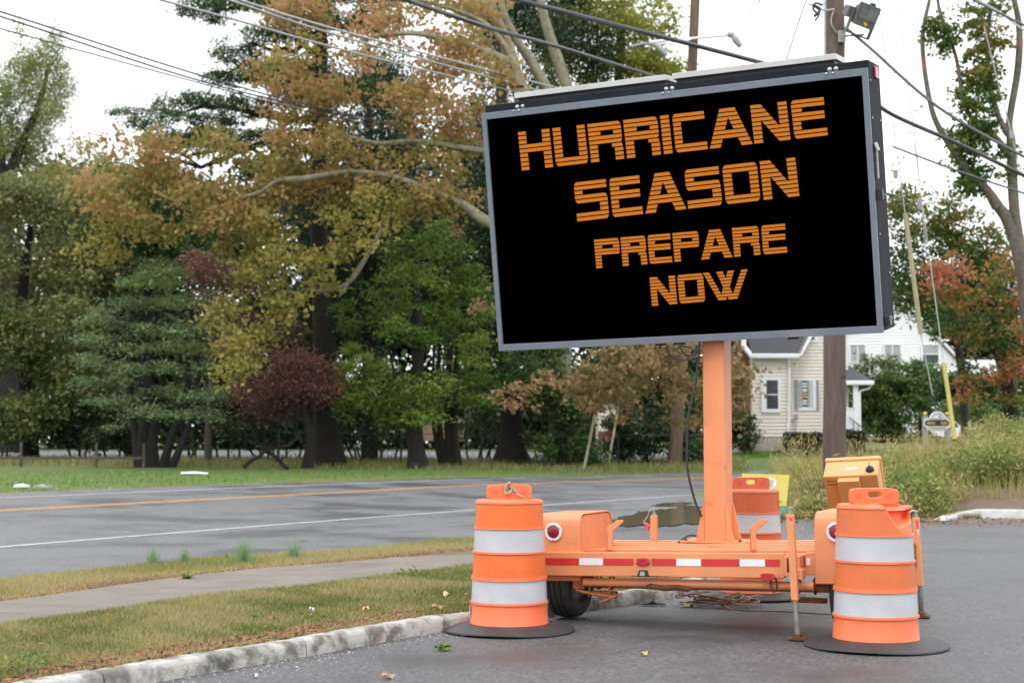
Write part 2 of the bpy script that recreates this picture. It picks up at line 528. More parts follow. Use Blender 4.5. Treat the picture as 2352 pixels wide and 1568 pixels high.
# close the rounded tip
tipv = [kin_r[-1], swn_r[-1], swf_r[-1], edg_r[-1]]
im.add([(p[0], p[1], H(p[0], p[1])+.09) for p in tipv], [(0,1,2,3)])
island = tag(obj('grass_verge', im, M['soil'], smooth=50, fix=False), kind='structure')
walk = empty('sidewalk', (0,0,0), kind='structure')
ns_ = 17
swf_f = resample(swf_r, 1200)
for i in range(ns_):
    a0, a1 = i/ns_, (i+1)/ns_
    def pick(P, t): 
        x = t*(len(P)-1); j = min(int(x), len(P)-2); return P[j].lerp(P[j+1], x-j)
    mb = MB(); dz = rk.uniform(-.002, .002)
    g0 = .0008
    def opp(p): return min(swf_f, key=lambda w: (w.x-p.x)**2+(w.y-p.y)**2)
    pa, pb = pick(swn_r, a0+g0*.35), pick(swn_r, a1-g0*.35)
    q = [pa, pb, opp(pb), opp(pa)]
    def hh(p, d): return (p[0], p[1], H(p[0], p[1])+d+dz)
    mids = []
    v = [hh(p, .03) for p in q] + [hh(q[0], .098), hh(q[1], .098), hh(q[2], .078), hh(q[3], .078)]
    mb.hexa(v); obj('paving_slab', mb, M['walk'], walk, bevel=.006)

# far driveway beyond the trees, gravel and kerb at the right
dm = MB(); loft(dm, [W(-700,1056,70), W(300,1056,66), W(1150,1062,66), W(1700,1062,66)], [W(-700,1036,84), W(300,1034,88), W(1150,1040,84), W(1700,1040,80)], 4, .012, n=24)
tag(obj('far_driveway', dm, M['far_drive'], smooth=40, fix=False), kind='structure')
rkb_px = [(2168,1196),(2200,1190),(2260,1189),(2352,1190),(2600,1196)]
rkb = resample(catmull([tuple(G(*p)) for p in rkb_px], 8), 50)
rkerb = empty('white_kerb', (0,0,0), kind='structure')
for i0 in range(0, 48, 12):
    mb = MB(); seg = rkb[i0:i0+13]; inn = offs(rkb, .2)[i0:i0+13]
    for p, q in zip(seg, inn):
        x, y = p[0], p[1]; hz = min(1, (x-rkb[0][0])/.8)
        mb.v += [(x, y, H(x,y)-.03), (x, y, H(x,y)+.11*hz+.005), (x+.01, y+.02, H(x,y)+.135*hz+.01), (q[0], q[1], H(x,y)+.135*hz+.01), (q[0], q[1], H(x,y)-.03)]
    for j in range(12):
        for k in range(4): mb.f.append((j*5+k, (j+1)*5+k, (j+1)*5+k+1, j*5+k+1))
    mb.m = [0]*len(mb.f)
    obj('kerb_stone', mb, mat('painted_kerb', (.62,.62,.6), (.4,.39,.36), scale=5, rough=.7) if i0 == 0 else bpy.data.materials['painted_kerb'], rkerb, smooth=40, fix=False)
bkm = MB(); nb = offs(rkb, .2); rows_ = []
for r_ in range(7):
    for p in nb:
        hz = min(1, max(0, (p[0]-rkb[0][0])/1.2)); y = p[1]+r_*.8; x = p[0]
        bkm.v.append((x, y, H(x, y) + .01 + hz*(.10+.03*r_) + .02*math.sin(x*5+y*3)*hz))
for r_ in range(6):
    for i in range(len(nb)-1): a = r_*len(nb)+i; bkm.f.append((a, a+1, a+len(nb)+1, a+len(nb))); bkm.m.append(0)
tag(obj('mulch_bed', bkm, M['mulch'], smooth=60, fix=False), kind='structure')
# soil at the foot of the weed bank
wb = [G(*p) for p in [(1700,1152),(1800,1178),(1900,1192),(2000,1200),(2100,1198),(2170,1196)]]
wbm = MB(); wbr = resample(catmull([tuple(p) for p in wb], 6), 30)
loft(wbm, wbr, [Vector((p[0]*1.25, p[1]*1.25, 0)) for p in wbr], 8, .004, .03)
tag(obj('weed_bank', wbm, M['soil'], smooth=40, fix=False), kind='structure')

def blob(name, pts, m, dz, seed, n=60, amp=.12):
    rr = random.Random(seed); P = catmull([tuple(G(*p)) for p in pts + [pts[0]]], 10)
    c = Vector((sum(p[0] for p in P)/len(P), sum(p[1] for p in P)/len(P), 0)); mb = MB()
    mb.v.append((c.x, c.y, H(c.x, c.y)+dz)); ring = []
    for p in P[:-1]:
        d = Vector((p[0], p[1], 0)) - c; d *= 1 + rr.uniform(-amp, amp); q = c + d
        ring.append((q.x, q.y, H(q.x, q.y)+dz))
    zc = sum(r[2] for r in ring)/len(ring)
    k = len(ring); NR = 8; mb.v = [(c.x, c.y, H(c.x, c.y)+dz)]
    for q in range(1, NR+1):
        for i, r in enumerate(ring):
            f_ = 1 + .07*math.sin(i*.9+seed) + .06*math.sin(i*2.3+seed*2) + .04*math.sin(i*.31)
            x, y = c.x+(r[0]-c.x)*q/NR*f_, c.y+(r[1]-c.y)*q/NR*f_; mb.v.append((x, y, H(x, y)+dz))
    mb.f = [(0, 1+i, 1+(i+1) % k) for i in range(k)]
    for q in range(NR-1): mb.f += [(1+q*k+i, 1+(q+1)*k+i, 1+(q+1)*k+(i+1) % k, 1+q*k+(i+1) % k) for i in range(k)]
    mb.m = [0]*len(mb.f)
    return tag(obj(name, mb, m, fix=False), kind='structure')
blob('puddle', [(1385,1208),(1460,1178),(1520,1170),(1600,1162),(1700,1168),(1720,1186),(1640,1200),(1500,1207)], M['puddle'], .006, 3, amp=.03)
blob('puddle', [(1330,1188),(1352,1184),(1378,1187),(1370,1196),(1345,1198)], M['puddle'], .006, 9, amp=.05)
blob('puddle', [(1490,1161),(1560,1153),(1640,1152),(1650,1158),(1570,1164)], M['puddle'], .008, 4, amp=.03)
# ------------------------------------------------------------------ message board trailer
OR = mat('orange_paint', (.74,.285,.125), (.64,.235,.10), scale=2.2, rough=.42, bump=.12, bscale=90, c3=(.40,.13,.05), s3=4.5, lo3=.62, hi3=.78)
ORr = mat('orange_paint_rusty', (.45,.13,.04), (.14,.05,.02), scale=14, rough=.7, bump=.4, bscale=60)
RUST = mat('rust', (.17,.055,.02), (.07,.03,.02), scale=20, rough=.9, bump=.5)
CHROME = mat('zinc_plated_steel', (.5,.52,.5), (.3,.3,.28), scale=15, rough=.35, metal=.8)
DIRTY = mat('dirty_steel', (.32,.33,.3), (.12,.11,.1), scale=9, rough=.5, metal=.5, stretch=(1,1,.6))
BLACK = mat('black_rubber', (.022,.022,.024), (.035,.034,.034), scale=12, rough=.75, bump=.3, bscale=80)
CABLE = mat('black_cable', (.02,.02,.022), rough=.45)
REDT = mat('red_reflective_tape', (.62,.03,.03), (.5,.03,.03), scale=9, rough=.35)
WHT = mat('white_reflective_tape', (.78,.79,.82), (.7,.71,.74), scale=9, rough=.35)
REDL = mat('red_lens', (.5,.015,.025), (.38,.01,.02), scale=40, rough=.15, bump=.3, bscale=150)
MAROON = mat('dark_red_lens', (.2,.012,.03), (.26,.02,.04), scale=60, rough=.2, bump=.3, bscale=160)
WPL = mat('white_plastic', (.75,.76,.78), rough=.4)
DARK = mat('dark_cavity', (.02,.018,.016), rough=.9)
PINK = mat('pink_plastic', (.7,.09,.16), (.6,.07,.12), scale=10, rough=.5)
RIM = mat('painted_grey_rim', (.11,.11,.12), (.17,.17,.18), scale=6, rough=.5)

YAW = R(24)
O = Vector((.20, 11.25, 0))
tr = empty('message_board_trailer', O, -YAW,
    'orange trailer on jacks with a large black board saying HURRICANE SEASON PREPARE NOW', 'sign trailer')
tr['group'] = ''
del tr['group']
def toL(p):
    d = Vector(p) - O
    return Vector((d.x*math.cos(YAW) - d.y*math.sin(YAW), d.x*math.sin(YAW) + d.y*math.cos(YAW), d.z))
def toW(u, v, z): return O + Vector((u*math.cos(YAW)+v*math.sin(YAW), -u*math.sin(YAW)+v*math.cos(YAW), z))
ROLL = .026
def T(u, v, z): return (u, v, z + ROLL*u)
def uof(px, v=-.06):                                # u on the rear beam face for an image column at beam height
    x, y, z = ray(px, 1290)
    r = x/y
    # (Ox + u c + v s) = r (Oy - u s + v c)
    c, s_ = math.cos(YAW), math.sin(YAW)
    return (r*(O.y + v*c) - O.x - v*s_)/(c + r*s_)
def P_(full): return full*.91875
u0, u1 = uof(1225), uof(1801)
b = MB()
b.box(u0, u1, -.06, 0, .343, .518, fn=T)
obj('rear_beam', b, OR, tr, bevel=.006)
b = MB(); b.box(u0+.2, u1-.02, 0, .05, .335, .343-.004, fn=T)
b = MB(); b.box(u1+.13, 2.12, .02, .06, .36, .518, fn=T); obj('beam_extension', b, OR, tr, bevel=.005)
b = MB(); b.box(u0+.05, 2.1, .02, 1.3, .488, .508, fn=T); obj('deck_plate', b, OR, tr, bevel=.004)
for v0 in (.14, .3, .52, .78, 1.02, 1.24):
    b = MB(); b.box(u0+.06, 2.08, v0, v0+.06, .509, .527, fn=T); obj('cross_member', b, OR, tr, bevel=.004)
for uu in (.42, 1.84):
    b = MB(); b.box(uu, uu+.06, .01, 1.28, .36, .486, fn=T); obj('side_beam', b, OR, tr, bevel=.004)
b = MB(); b.box(1.42, 1.54, .6, 4.6, .37, .47); obj('tongue', b, OR, tr, bevel=.006)
b = MB(); b.tube([toL(W(1540,1344,11.7)), toL(W(1900,1347,11.1))], .022, 8); obj('lower_beam', b, OR, tr, smooth=40)
# reflective tape
tape = [(1361,1448,'r'),(1448,1508,'w'),(1508,1584,'r'),(1629,1690,'r'),(1691,1753,'w'),(1753,1849,'r'),(1849,1913,'w'),(1913,1950,'r')]
for a, c, k in tape:
    b = MB(); b.box(uof(P_(a)-0)+.001, uof(P_(c))-.001, -.0635, -.0605, .424, .474, fn=T)
    obj('reflective_tape', b, REDT if k == 'r' else WHT, tr)
b = MB(); b.box(uof(1840, .02), uof(1851, .02), .016, .0195, .43, .478, fn=T); obj('reflective_tape', b, REDT, tr)
b = MB(); b.box(uof(1852, .02), uof(1861, .02), .016, .0195, .43, .478, fn=T); obj('reflective_tape', b, WHT, tr)
def lamp(uc, zc):
    b = MB(); pts = []
    for k in range(24):
        t = 2*math.pi*k/24; ex = .052*math.copysign(abs(math.cos(t))**.55, math.cos(t)); ez = .026*math.copysign(abs(math.sin(t))**.7, math.sin(t))
        pts.append((uc+ex, zc+ez))
    b.prism(pts, -.078, -.061, fn=T); o = obj('marker_lamp', b, REDL, tr, bevel=.004)
    for sx in (-1, 1): b = MB(); b.sphere(T(uc+sx*.046, -.079, zc), .005, 5); obj('screw', b, CHROME, o, smooth=60)
lamp(uof(P_(1608)), .452); lamp(uof(P_(1919)), .353)
uc = uof(P_(1608))
b = MB(); b.prism([(uc-.045,.345),(uc+.045,.345),(uc+.034,.392),(uc-.03,.392)], -.075, -.0605, fn=T); ll = obj('licence_plate_lamp', b, CABLE, tr, bevel=.003)
b = MB(); b.prism([(uc-.022,.352),(uc+.018,.352),(uc+.014,.382),(uc-.018,.382)], -.08, -.0755, fn=T); obj('lens', b, mat('yellowed_lens', (.35,.36,.3), rough=.4), ll)
# rust scars on the beam
b = MB()
rr = random.Random(8)
for k in range(9):
    uu = uc - .09 + k*.03; b.prism([(uu,.345),(uu+.03,.3445),(uu+.022,.350+rr.random()*.006),(uu+.006,.349+rr.random()*.004)], -.0612, -.0603, fn=T)
obj('rust_chips', b, RUST, tr)
# axle
AV = .33
b = MB(); b.tube([(.2, AV, .262), (2.12, AV, .30)], .034, 20); obj('axle', b, OR, tr, smooth=40)
b = MB(); b.tube([(.36, .02, .303), (2.08, .02, .336)], .032, 20); obj('cross_tube', b, OR, tr, smooth=40)
b = MB(); b.tube([(.85+.04*k, -.012, 0.289+.004*math.sin(k*1.3)) for k in range(10)], [.008]+[.021]*8+[.006], 8); obj('rust_chips', b, RUST, tr, smooth=60)
CV = .07
b = MB()
for uu in (.33, .46, .56):
    b.tube([(uu, CV+.05*math.sin(t), .31+.055*math.cos(t)) for t in [2*math.pi*k/14 for k in range(15)]], .009, 6)
b.box(.27,.36, CV-.05, CV+.05, .25, .40); b.tube([(.3,CV-.06,.24),(.45,CV-.07,.215),(.62,CV-.06,.20)], [.012,.012,.01], 6)
b.tube([(.5,CV-.09,.16),(.66,CV-.06,.23)], .01, 6); b.box(.34,.6,CV-.03,CV+.03,.21,.235)
b.tube([(.4,CV-.06,.2),(.42,CV-.06,.36)], .008, 6); b.tube([(.56,CV-.06,.17),(.57,CV-.06,.36)], .009, 6)
obj('spring_clamp', b, ORr, tr, smooth=40)
b = MB()
for uu in (1.9, 2.02):
    b.tube([(uu, AV+.05*math.sin(t), .31+.055*math.cos(t)) for t in [2*math.pi*k/14 for k in range(15)]], .009, 6)
b.box(1.84,2.1,AV-.03,AV+.03,.19,.225)
obj('spring_clamp', b, ORr, tr, smooth=40)
# wheels: tyre of revolution about u
def wheel(uc_, side):
    w = bpy.data.objects.new('wheel', None); COL.objects.link(w); w.parent = tr; w.location = (uc_, AV, .318); w.empty_display_size = .1
    Rr, hw = .318, .098
    prof = [(.19,-.075),(.2,-.09),(.235,-.104),(.27,-.105),(.295,-.095),(.31,-.075),(.314,-.05),(.306,-.046),(.306,-.038),(.317,-.034),(.318,-.006),(.309,-.003),(.309,.003),(.318,.006),(.317,.034),(.306,.038),(.306,.046),(.314,.05),(.31,.075),(.295,.095),(.27,.105),(.235,.104),(.2,.09),(.19,.075)]
    b = MB(); b.lathe(prof, 64, axis='x'); obj('tyre', b, BLACK, w, smooth=35)
    b = MB(); b.lathe([(.192,-.08),(.192,-.07),(.17,-.06),(.165,.03),(.12,.045),(.09,.02),(.06,.035),(.001,.035)], 40, axis='x')
    b.lathe([(.192,.08),(.192,.07),(.175,.055),(.13,.05),(.06,.06),(.055,.09),(.001,.092)], 40, axis='x')
    obj('rim', b, RIM, w, smooth=35)
wheel(.12, -1); wheel(2.28, 1)
# fenders
def fender(a, c):
    prof = [(.0,.30),(.0,.70),(.012,.755),(.045,.79),(.09,.80),(.60,.80),(.655,.79),(.69,.755),(.705,.70),(.735,.50)]
    b = MB(); k = len(prof); n = len(prof)
    inner = []
    for i, (v, z) in enumerate(prof):
        a0 = prof[max(0, i-1)]; c0 = prof[min(n-1, i+1)]
        t = Vector((c0[0]-a0[0], c0[1]-a0[1])).normalized(); inner.append((v+t.y*.012*1, z-t.x*.012*1))
    for uu in (a, c):
        for (v, z) in prof: b.v.append(T(uu, v, z))
    for uu in (a, c):
        for (v, z) in inner: b.v.append(T(uu, v, z))
    for i in range(n-1):
        b.f += [(i, i+1, n+i+1, n+i), (2*n+i, 3*n+i, 3*n+i+1, 2*n+i+1), (i, 2*n+i, 2*n+i+1, i+1), (n+i, n+i+1, 3*n+i+1, 3*n+i)]
    b.f += [(0, n, 3*n, 2*n), (n-1, 2*n-1, 4*n-1, 3*n-1)]
    b.m = [0]*len(b.f)
    f = obj('fender', b, OR, tr, smooth=40, bevel=.012, seg=3)
    for q in (a+.012, c-.012):
        s_ = MB(); pr = [(v+.02 if v < .3 else v-.02, z-.018) for v, z in prof if z > .35]
        pr = [(.02,.50)] + pr[0:] + []
        s_.prism([(x, z) for x, z in pr], q-.006, q+.006, axis='x', fn=lambda aa, v, z: T(aa, v, z)); obj('side_panel', s_, OR, f)
    return f
f1 = fender(-.02, .335); f2 = fender(2.09, 2.43)
def tail(uc_, zc):
    b = MB(); b.lathe([(.048,.0),(.066,.0),(.069,-.006),(.066,-.013),(.052,-.014),(.048,-.008)], 40, c=T(uc_, -.003, zc), axis='y')
    o = obj('tail_lamp', b, WPL, tr, smooth=40)
    b = MB(); b.lathe([(.049,-.004),(.045,-.012),(.03,-.018),(.001,-.021)], 40, c=T(uc_, -.003, zc), axis='y'); obj('lens', b, MAROON, o, smooth=60)
    b = MB()
    for k in range(3):
        t = math.pi/2 + 2*math.pi*k/3 + math.pi
        b = MB(); b.sphere((uc_+.058*math.cos(t), -.018, T(uc_, 0, zc)[2]+.058*math.sin(t)), .005, 5); obj('screw', b, CHROME, o, smooth=60)
tail(.125, .665); tail(2.245, .66)
# board cradle tabs
def cradle(uc_, vc):
    b = MB(); w = .022
    b.prism([(uc_-w,.525),(uc_+w,.525),(uc_+w,.66),(uc_+.115,.735),(uc_+.10,.748),(uc_+.06,.745),(uc_-w,.685)], vc, vc+.012, fn=T)
    b.box(uc_-w, uc_-w+.012, vc, vc+.05, .525, .68, fn=T)
    obj('board_cradle', b, OR, tr, bevel=.003)
cradle(.53, .1); cradle(1.62, .12)
# mast
b = MB(); mu, mv, mw = 1.085, 1.10, .088
b.box(mu-mw, mu+mw, mv-mw-.02, mv+mw+.02, .54, 2.55)
obj('mast', b, OR, tr, bevel=.01)
b = MB(); b.box(mu-.26, mu+.26, mv-.2, mv+.22, .553, .568); obj('base_plate', b, OR, tr, bevel=.003)
b = MB()
for sx in (-1, 1):
    for vv in (mv-mw-.02, mv+mw+.008):
        b = MB(); b.prism([(mu+sx*mw,.57),(mu+sx*(mw+.075),.57),(mu+sx*(mw+.06),.60),(mu+sx*(mw+.012),.83),(mu+sx*mw,.86)], vv, vv+.012)
        obj('gusset', b, OR, tr, bevel=.002)
b = MB()
for sx in (-.22, .22):
    for vv in (-.17, .18):
        b = MB(); b.lathe([(.014,.568),(.014,.582),(.001,.584)], 6, c=(mu+sx, mv+vv, 0)); obj('anchor_bolt', b, RUST, tr)
b = MB()
q = [toL(W(x, y, 11.72)) for x, y in [(1607,782),(1603,830),(1596,890),(1582,950),(1578,1020),(1579,1075),(1588,1120),(1600,1160),(1612,1186)]]
b.tube(catmull(q, 6), .0095, 8); obj('power_cable', b, CABLE, tr, smooth=60)
for pts in ([(1533,793),(1540,815),(1565,826),(1592,822),(1604,800),(1606,786)], [(1560,792),(1572,812),(1590,816),(1600,795)], [(1555,790),(1575,796),(1590,800)]):
    b = MB(); b.tube(catmull([toL(W(x, y, 11.6)) for x, y in pts], 6), .008, 8); obj('power_cable', b, CABLE, tr, smooth=60)
b = MB(); b.tube(catmull([(.78,1.0,.545),(.86,1.04,.60),(.95,1.07,.59),(1.03,1.09,.575)], 6), .008, 8); obj('power_cable', b, CABLE, tr, smooth=60)
# jacks
def jack(pb, ptop, ztop, zmid, handle=None, name='jack', sticker=True, lift=0):
    """pb world foot point, straight up tube"""
    L0 = toL(pb); x, y = L0.x, L0.y; dx, dy = ptop
    def at(t): return (x+dx*t, y+dy*t)
    w = .0245
    b = MB(); xb, yb = at(zmid/ztop); xt, yt = at(1)
    v = [(xb-w,yb-w,zmid),(xb+w,yb-w,zmid),(xb+w,yb+w,zmid),(xb-w,yb+w,zmid),(xt-w,yt-w,ztop),(xt+w,yt-w,ztop),(xt+w,yt+w,ztop),(xt-w,yt+w,ztop)]
    b.hexa(v); j = obj('jack', b, OR, tr, bevel=.004)
    b = MB(); x0, y0 = at(0); b.tube([(x0, y0, .012+lift), (xb, yb, zmid+.02)], .0195, 14); obj('inner_tube', b, DIRTY, j, smooth=40)
    b = MB(); b.prism([(x0-.06,.0),(x0+.06,.0),(x0+.062,.012),(x0+.03,.02),(x0+.025,.04),(x0-.025,.04),(x0-.03,.02),(x0-.062,.012)], y0-.05, y0+.05, fn=lambda a, q, z: (a, q, z+lift)); obj('foot_plate', b, RUST, j, bevel=.003)
    b = MB(); b.lathe([(.018,ztop),(.018,ztop+.02),(.01,ztop+.022),(.01,ztop+.04),(.022,ztop+.042),(.022,ztop+.052),(.001,ztop+.055)], 12, c=(xt,yt,0)); obj('jack_head', b, CHROME, j, smooth=40)
    if handle:
        b = MB(); b.tube(catmull([(xt+a, yt+c, ztop+d) for a, c, d in handle], 5), .006, 8); obj('crank', b, CHROME, j, smooth=50)
        e = handle[-1]; b = MB()
        b.tube([(xt+e[0], yt+e[1], ztop+e[2]), (xt+e[0]+.035, yt+e[1], ztop+e[2]-.02)], .014, 10); b.tube([(xt+e[0]+.015, yt+e[1], ztop+e[2]), (xt+e[0]+.025, yt+e[1], ztop+e[2]-.06)], [.014,.009], 8)
        obj('crank_knob', b, PINK, j, smooth=50)
    if sticker:
        b = MB(); b.add([(xt+w+.001, yt-w*.2, ztop-.02), (xt+w+.001, yt+w*.9, ztop-.02), (xt+w+.001, yt+w*.9, ztop-.09), (xt+w+.001, yt+w*.1, ztop-.09)], [(0,1,2,3)])
        b.add([(xt-w*.1, yt-w-.001, ztop-.02), (xt+w*.9, yt-w-.001, ztop-.02), (xt+w*.9, yt-w-.001, ztop-.09), (xt+w*.4, yt-w-.001, ztop-.09)], [(0,1,2,3)]); obj('sticker', b, PINK, j, fix=False)
        b = MB(); b.add([(xt+w*.42, yt-w-.001, ztop-.091), (xt+w*.9, yt-w-.001, ztop-.091), (xt+w*.9, yt-w-.001, ztop-.135), (xt+w*.75, yt-w-.001, ztop-.135)], [(0,1,2,3)]); obj('sticker', b, WPL, j, fix=False)
    return j
nr = W(1832,1464,10.2); nr.z = 0
jack(nr, (-.045,.02), .845, .265)
fr = W(2117,1411,11.5); fr.z = 0
jack(fr, (-.03,.0), .76, .235, handle=[(0,0,.045),(-.03,0,.05),(-.07,-.02,.0),(-.09,-.03,-.08),(-.08,-.03,-.12)])
flj = W(1503,1300,12.05); flj.z = 0
jack(flj, (0,0), .75, .43, lift=.36, handle=[(0,0,.045),(-.035,0,.035),(-.055,0,-.01),(-.085,0,-.055),(-.075,0,-.07)], sticker=False)
nl = toW(-.02, -.3, 0); nl.z = 0
jack(nl, (0,0), .78, .26)
L0 = toL(nr)
b = MB(); b.box(u1+.005, u1+.12, -.10, .05, .36, .50, fn=T); jb = obj('jack_bracket', b, OR, tr, bevel=.004)
b = MB(); b.box(u1+.03, u1+.09, -.103, -.1005, .39, .485, fn=T); obj('slot', b, DARK, jb)
b = MB(); b.box(L0.x-.06, L0.x+.03, L0.y+.03, -.1, .40, .47); obj('jack_bracket', b, OR, tr, bevel=.004)
L2 = toL(fr); b = MB(); b.box(2.0, L2.x-.03, L2.y-.02, L2.y+.04, .44, .50); obj('jack_arm', b, OR, tr, bevel=.004)
b = MB(); b.box(L2.x-.055, L2.x-.027, L2.y-.03, L2.y+.03, .38, .56); obj('jack_bracket', b, ORr, tr, bevel=.004)
L3 = toL(flj); b = MB(); b.box(L3.x-.03, .8, L3.y-.03, L3.y+.03, .46, .51, fn=T); obj('jack_arm', b, OR, tr, bevel=.004)
# hanging chain link
uh = uof(1774)
b = MB(); b.tube([T(uh+.022*math.sin(t), -.03, .30+.055*math.cos(t)) for t in [2*math.pi*k/20 for k in range(21)]], .006, 6); obj('safety_ring', b, RUST, tr, smooth=50)

# control box on the tongue: tipped towards the viewer
bx = bpy.data.objects.new('control_box', None); COL.objects.link(bx); bx.parent = tr
L1 = toL(W(1952, 1092, 13.6)); bx.location = L1; bx.rotation_euler = (R(33), R(-3), R(2)); bx.empty_display_size = .1
ORB = mat('orange_box_paint', (.80,.36,.12), (.74,.32,.10), scale=3, rough=.35, bump=.05)
b = MB(); b.box(-.245, .245, 0, .245, -.44, 0); obj('box_body', b, ORB, bx, bevel=.008)
b = MB(); b.box(-.255, .255, .247, .30, -.44, .012); obj('box_lid', b, ORB, bx, bevel=.01)
b = MB(); b.box(-.11, .085, -.07, -.001, -.36, -.015); lb = obj('lock_housing', b, ORB, bx, bevel=.006)
b = MB(); b.lathe([(.016,-.0705),(.016,-.076),(.001,-.077)], 16, c=(-.01,0,-.13), axis='y'); obj('lock', b, CHROME, lb, smooth=40)
b = MB()
for k in range(2): b.box(-.215, -.13, -.004, -.0005, -.055-.035*k, -.048-.035*k)
obj('vent_louvre', b, ORr, bx)
b = MB(); b.lathe([(.04,.0),(.04,.012),(.032,.028),(.014,.042),(.004,.05),(.002,.10),(.001,.10)], 20, c=(.175,.075,.001)); obj('antenna', b, CABLE, bx, smooth=50)
b = MB()
for k, (a, c) in enumerate([(-.045,-.028),(-.022,-.008),(-.002,.012),(.018,.034),(.04,.058)]):
    b.box(a, c, .105+.004*(k % 2), .14-.006*(k % 3), .0005, .0015)
obj('maker_label', b, WPL, bx)
b = MB(); b.box(-.17, -.12, .03, .2, -.62, -.445); obj('box_leg', b, CABLE, bx)
b = MB(); tlb = toL(W(1925,1190,13.9)); b.box(tlb.x-.03, tlb.x+.03, tlb.y, tlb.y+.06, .40, .80); b.box(1.45, tlb.x+.1, tlb.y, tlb.y+.06, .38, .44); obj('box_stand', b, CABLE, tr)

# ------------------------------------------------------------------ display board
bc = Vector((1.2695, 11.6, CH+1.7667)); bw, bh = 3.1615, 1.9774
ua = Vector((.9153,-.4023,.0191)).normalized(); va = Vector((-.0567,-.1250,.9905)); va = (va - ua*va.dot(ua)).normalized()
nb_ = ua.cross(va)                                   # points away from the viewer is -nb
back = -nb_ if nb_.y < 0 else nb_
def B(a, b_, c): return tuple(toL(bc + ua*a + va*b_ + back*c))
def scr(px, py, c=0.0):                              # board coordinates seen at an image point
    x, y, z = ray(px, py); d = Vector((x, y, z)); o = Vector((0,0,CH))
    p0 = bc + back*c; t = (p0-o).dot(back)/d.dot(back); q = o + d*t - bc
    return q.dot(ua), q.dot(va)
CAB = mat('charcoal_cabinet', (.016,.018,.025), (.022,.025,.033), scale=3, rough=.75, bump=.2, bscale=150, spec=.12)
BEZ = mat('grey_bezel', (.16,.19,.23), (.135,.16,.20), scale=3, rough=.45, bump=.35, bscale=60, c3=(.20,.215,.25), s3=1.2, lo3=.5, hi3=.7)
SCR = mat('black_screen', (.0,.0,.0), rough=.9, spec=0)
LED = mat('amber_led', (.0,.0,.0), rough=.9, spec=0, emit=((.63,.20,.03), 1.0))
DEP = .50
hw, hh_ = bw/2, bh/2
b = MB(); b.box(-hw+.02, hw+.004, -hh_+.012, hh_+.062, .025, DEP, fn=lambda x, y, z: B(x, y, z) if False else (x, y, z))
b.v = [B(x, z_, y_) for (x, y_, z_) in [(p[0], p[2], p[1]) for p in b.v]]
cab = obj('display_board', b, CAB, tr, bevel=.006)
def bbox_(a0, a1, b0, b1, c0, c1):
    m_ = MB(); m_.box(a0, a1, b0, b1, c0, c1); m_.v = [B(*p) for p in m_.v]; return m_
tl, tr_, bl, br_ = scr(1123.6,274), scr(1983.5,175), scr(1151.5,793.5), scr(2011.5,745)
il = min(tl[0], bl[0]); ir = (tr_[0]+br_[0])/2; it = (tl[1]+tr_[1])/2; ib = (bl[1]+br_[1])/2
il = (tl[0]+bl[0])/2
bz = MB()
for poly in ([(-hw,hh_),(hw,hh_),(ir,it),(il,it)], [(hw,hh_),(hw,-hh_),(ir,ib),(ir,it)], [(hw,-hh_),(-hw,-hh_),(il,ib),(ir,ib)], [(-hw,-hh_),(-hw,hh_),(il,it),(il,ib)]):
    m_ = MB(); m_.prism(poly, -.015, .024, axis='z'); m_.v = [B(*p) for p in m_.v]
    obj('bezel', m_, BEZ, cab, bevel=.003)
obj('screen', bbox_(il-.002, ir+.002, ib-.002, it+.002, .004, .022), SCR, cab)
# lettering
def U(L): return [(max(0, a), min(1, c)) for a, c in L]
SW = .245
def seg_rows(kind):
    S, E_ = (0, SW), (1-SW, 1)
    full = [(0, 1)]; both = [S, E_]
    return {
     'H': [both]*3 + [full]*2 + [both]*4,
     'U': [both]*7 + [full, full],
     'R': [full, full, [(0,SW+.12),E_], full, full, [S,(.68,1)], [S,E_], [S,E_], [S,E_]],
     'I': [full]*9,
     'C': [full, full] + [[S]]*5 + [full, full],
     'E': [full, full, [(0,SW+.06)], [(0,.97)], [(0,.97)], [S], [S], full, full],
     'S': [full, full, [(0,SW)], full, full, [E_], [E_], full, full],
     'O': [full, full] + [both]*5 + [full, full],
     'P': [full, full, [(0,SW+.06),E_], full, full] + [[S]]*4}.get(kind)
ROUND = {'U':'cd','R':'b','C':'ac','E':'ac','S':'ad','O':'abcd','P':'b'}
def diag(kind, y):
    if kind == 'A':
        lo, ro = .33*(1-y), 1-.33*(1-y)
        L = [(lo, lo+.25), (ro-.25, ro)]
        if .60 <= y <= .78: L = [(lo, ro)]
        return L
    if kind == 'N':
        d = .78*y - .04
        return [(0, SW), (max(0, d-.03), min(1, d+.31)), (1-SW, 1)]
    if kind == 'W':
        return [(.30*y, .30*y+.135), (.56-.235*y, .70-.235*y), (.30+.23*y, .44+.23*y), (.865-.29*y, 1-.29*y)]
def merge(La, Lb, Lm):
    idx = []; 
    order = sorted(range(len(Lm)), key=lambda i: Lm[i][0])
    for i in order:
        if idx and Lm[i][0] <= max(Lm[j][1] for j in idx[-1]) + .004: idx[-1].append(i)
        else: idx.append([i])
    return [((min(La[i][0] for i in g), max(La[i][1] for i in g)), (min(Lb[i][0] for i in g), max(Lb[i][1] for i in g))) for g in idx]
def z3(x, y): return (x/1.9602+1180)*.91875, (y/1.9602+100)*.91875
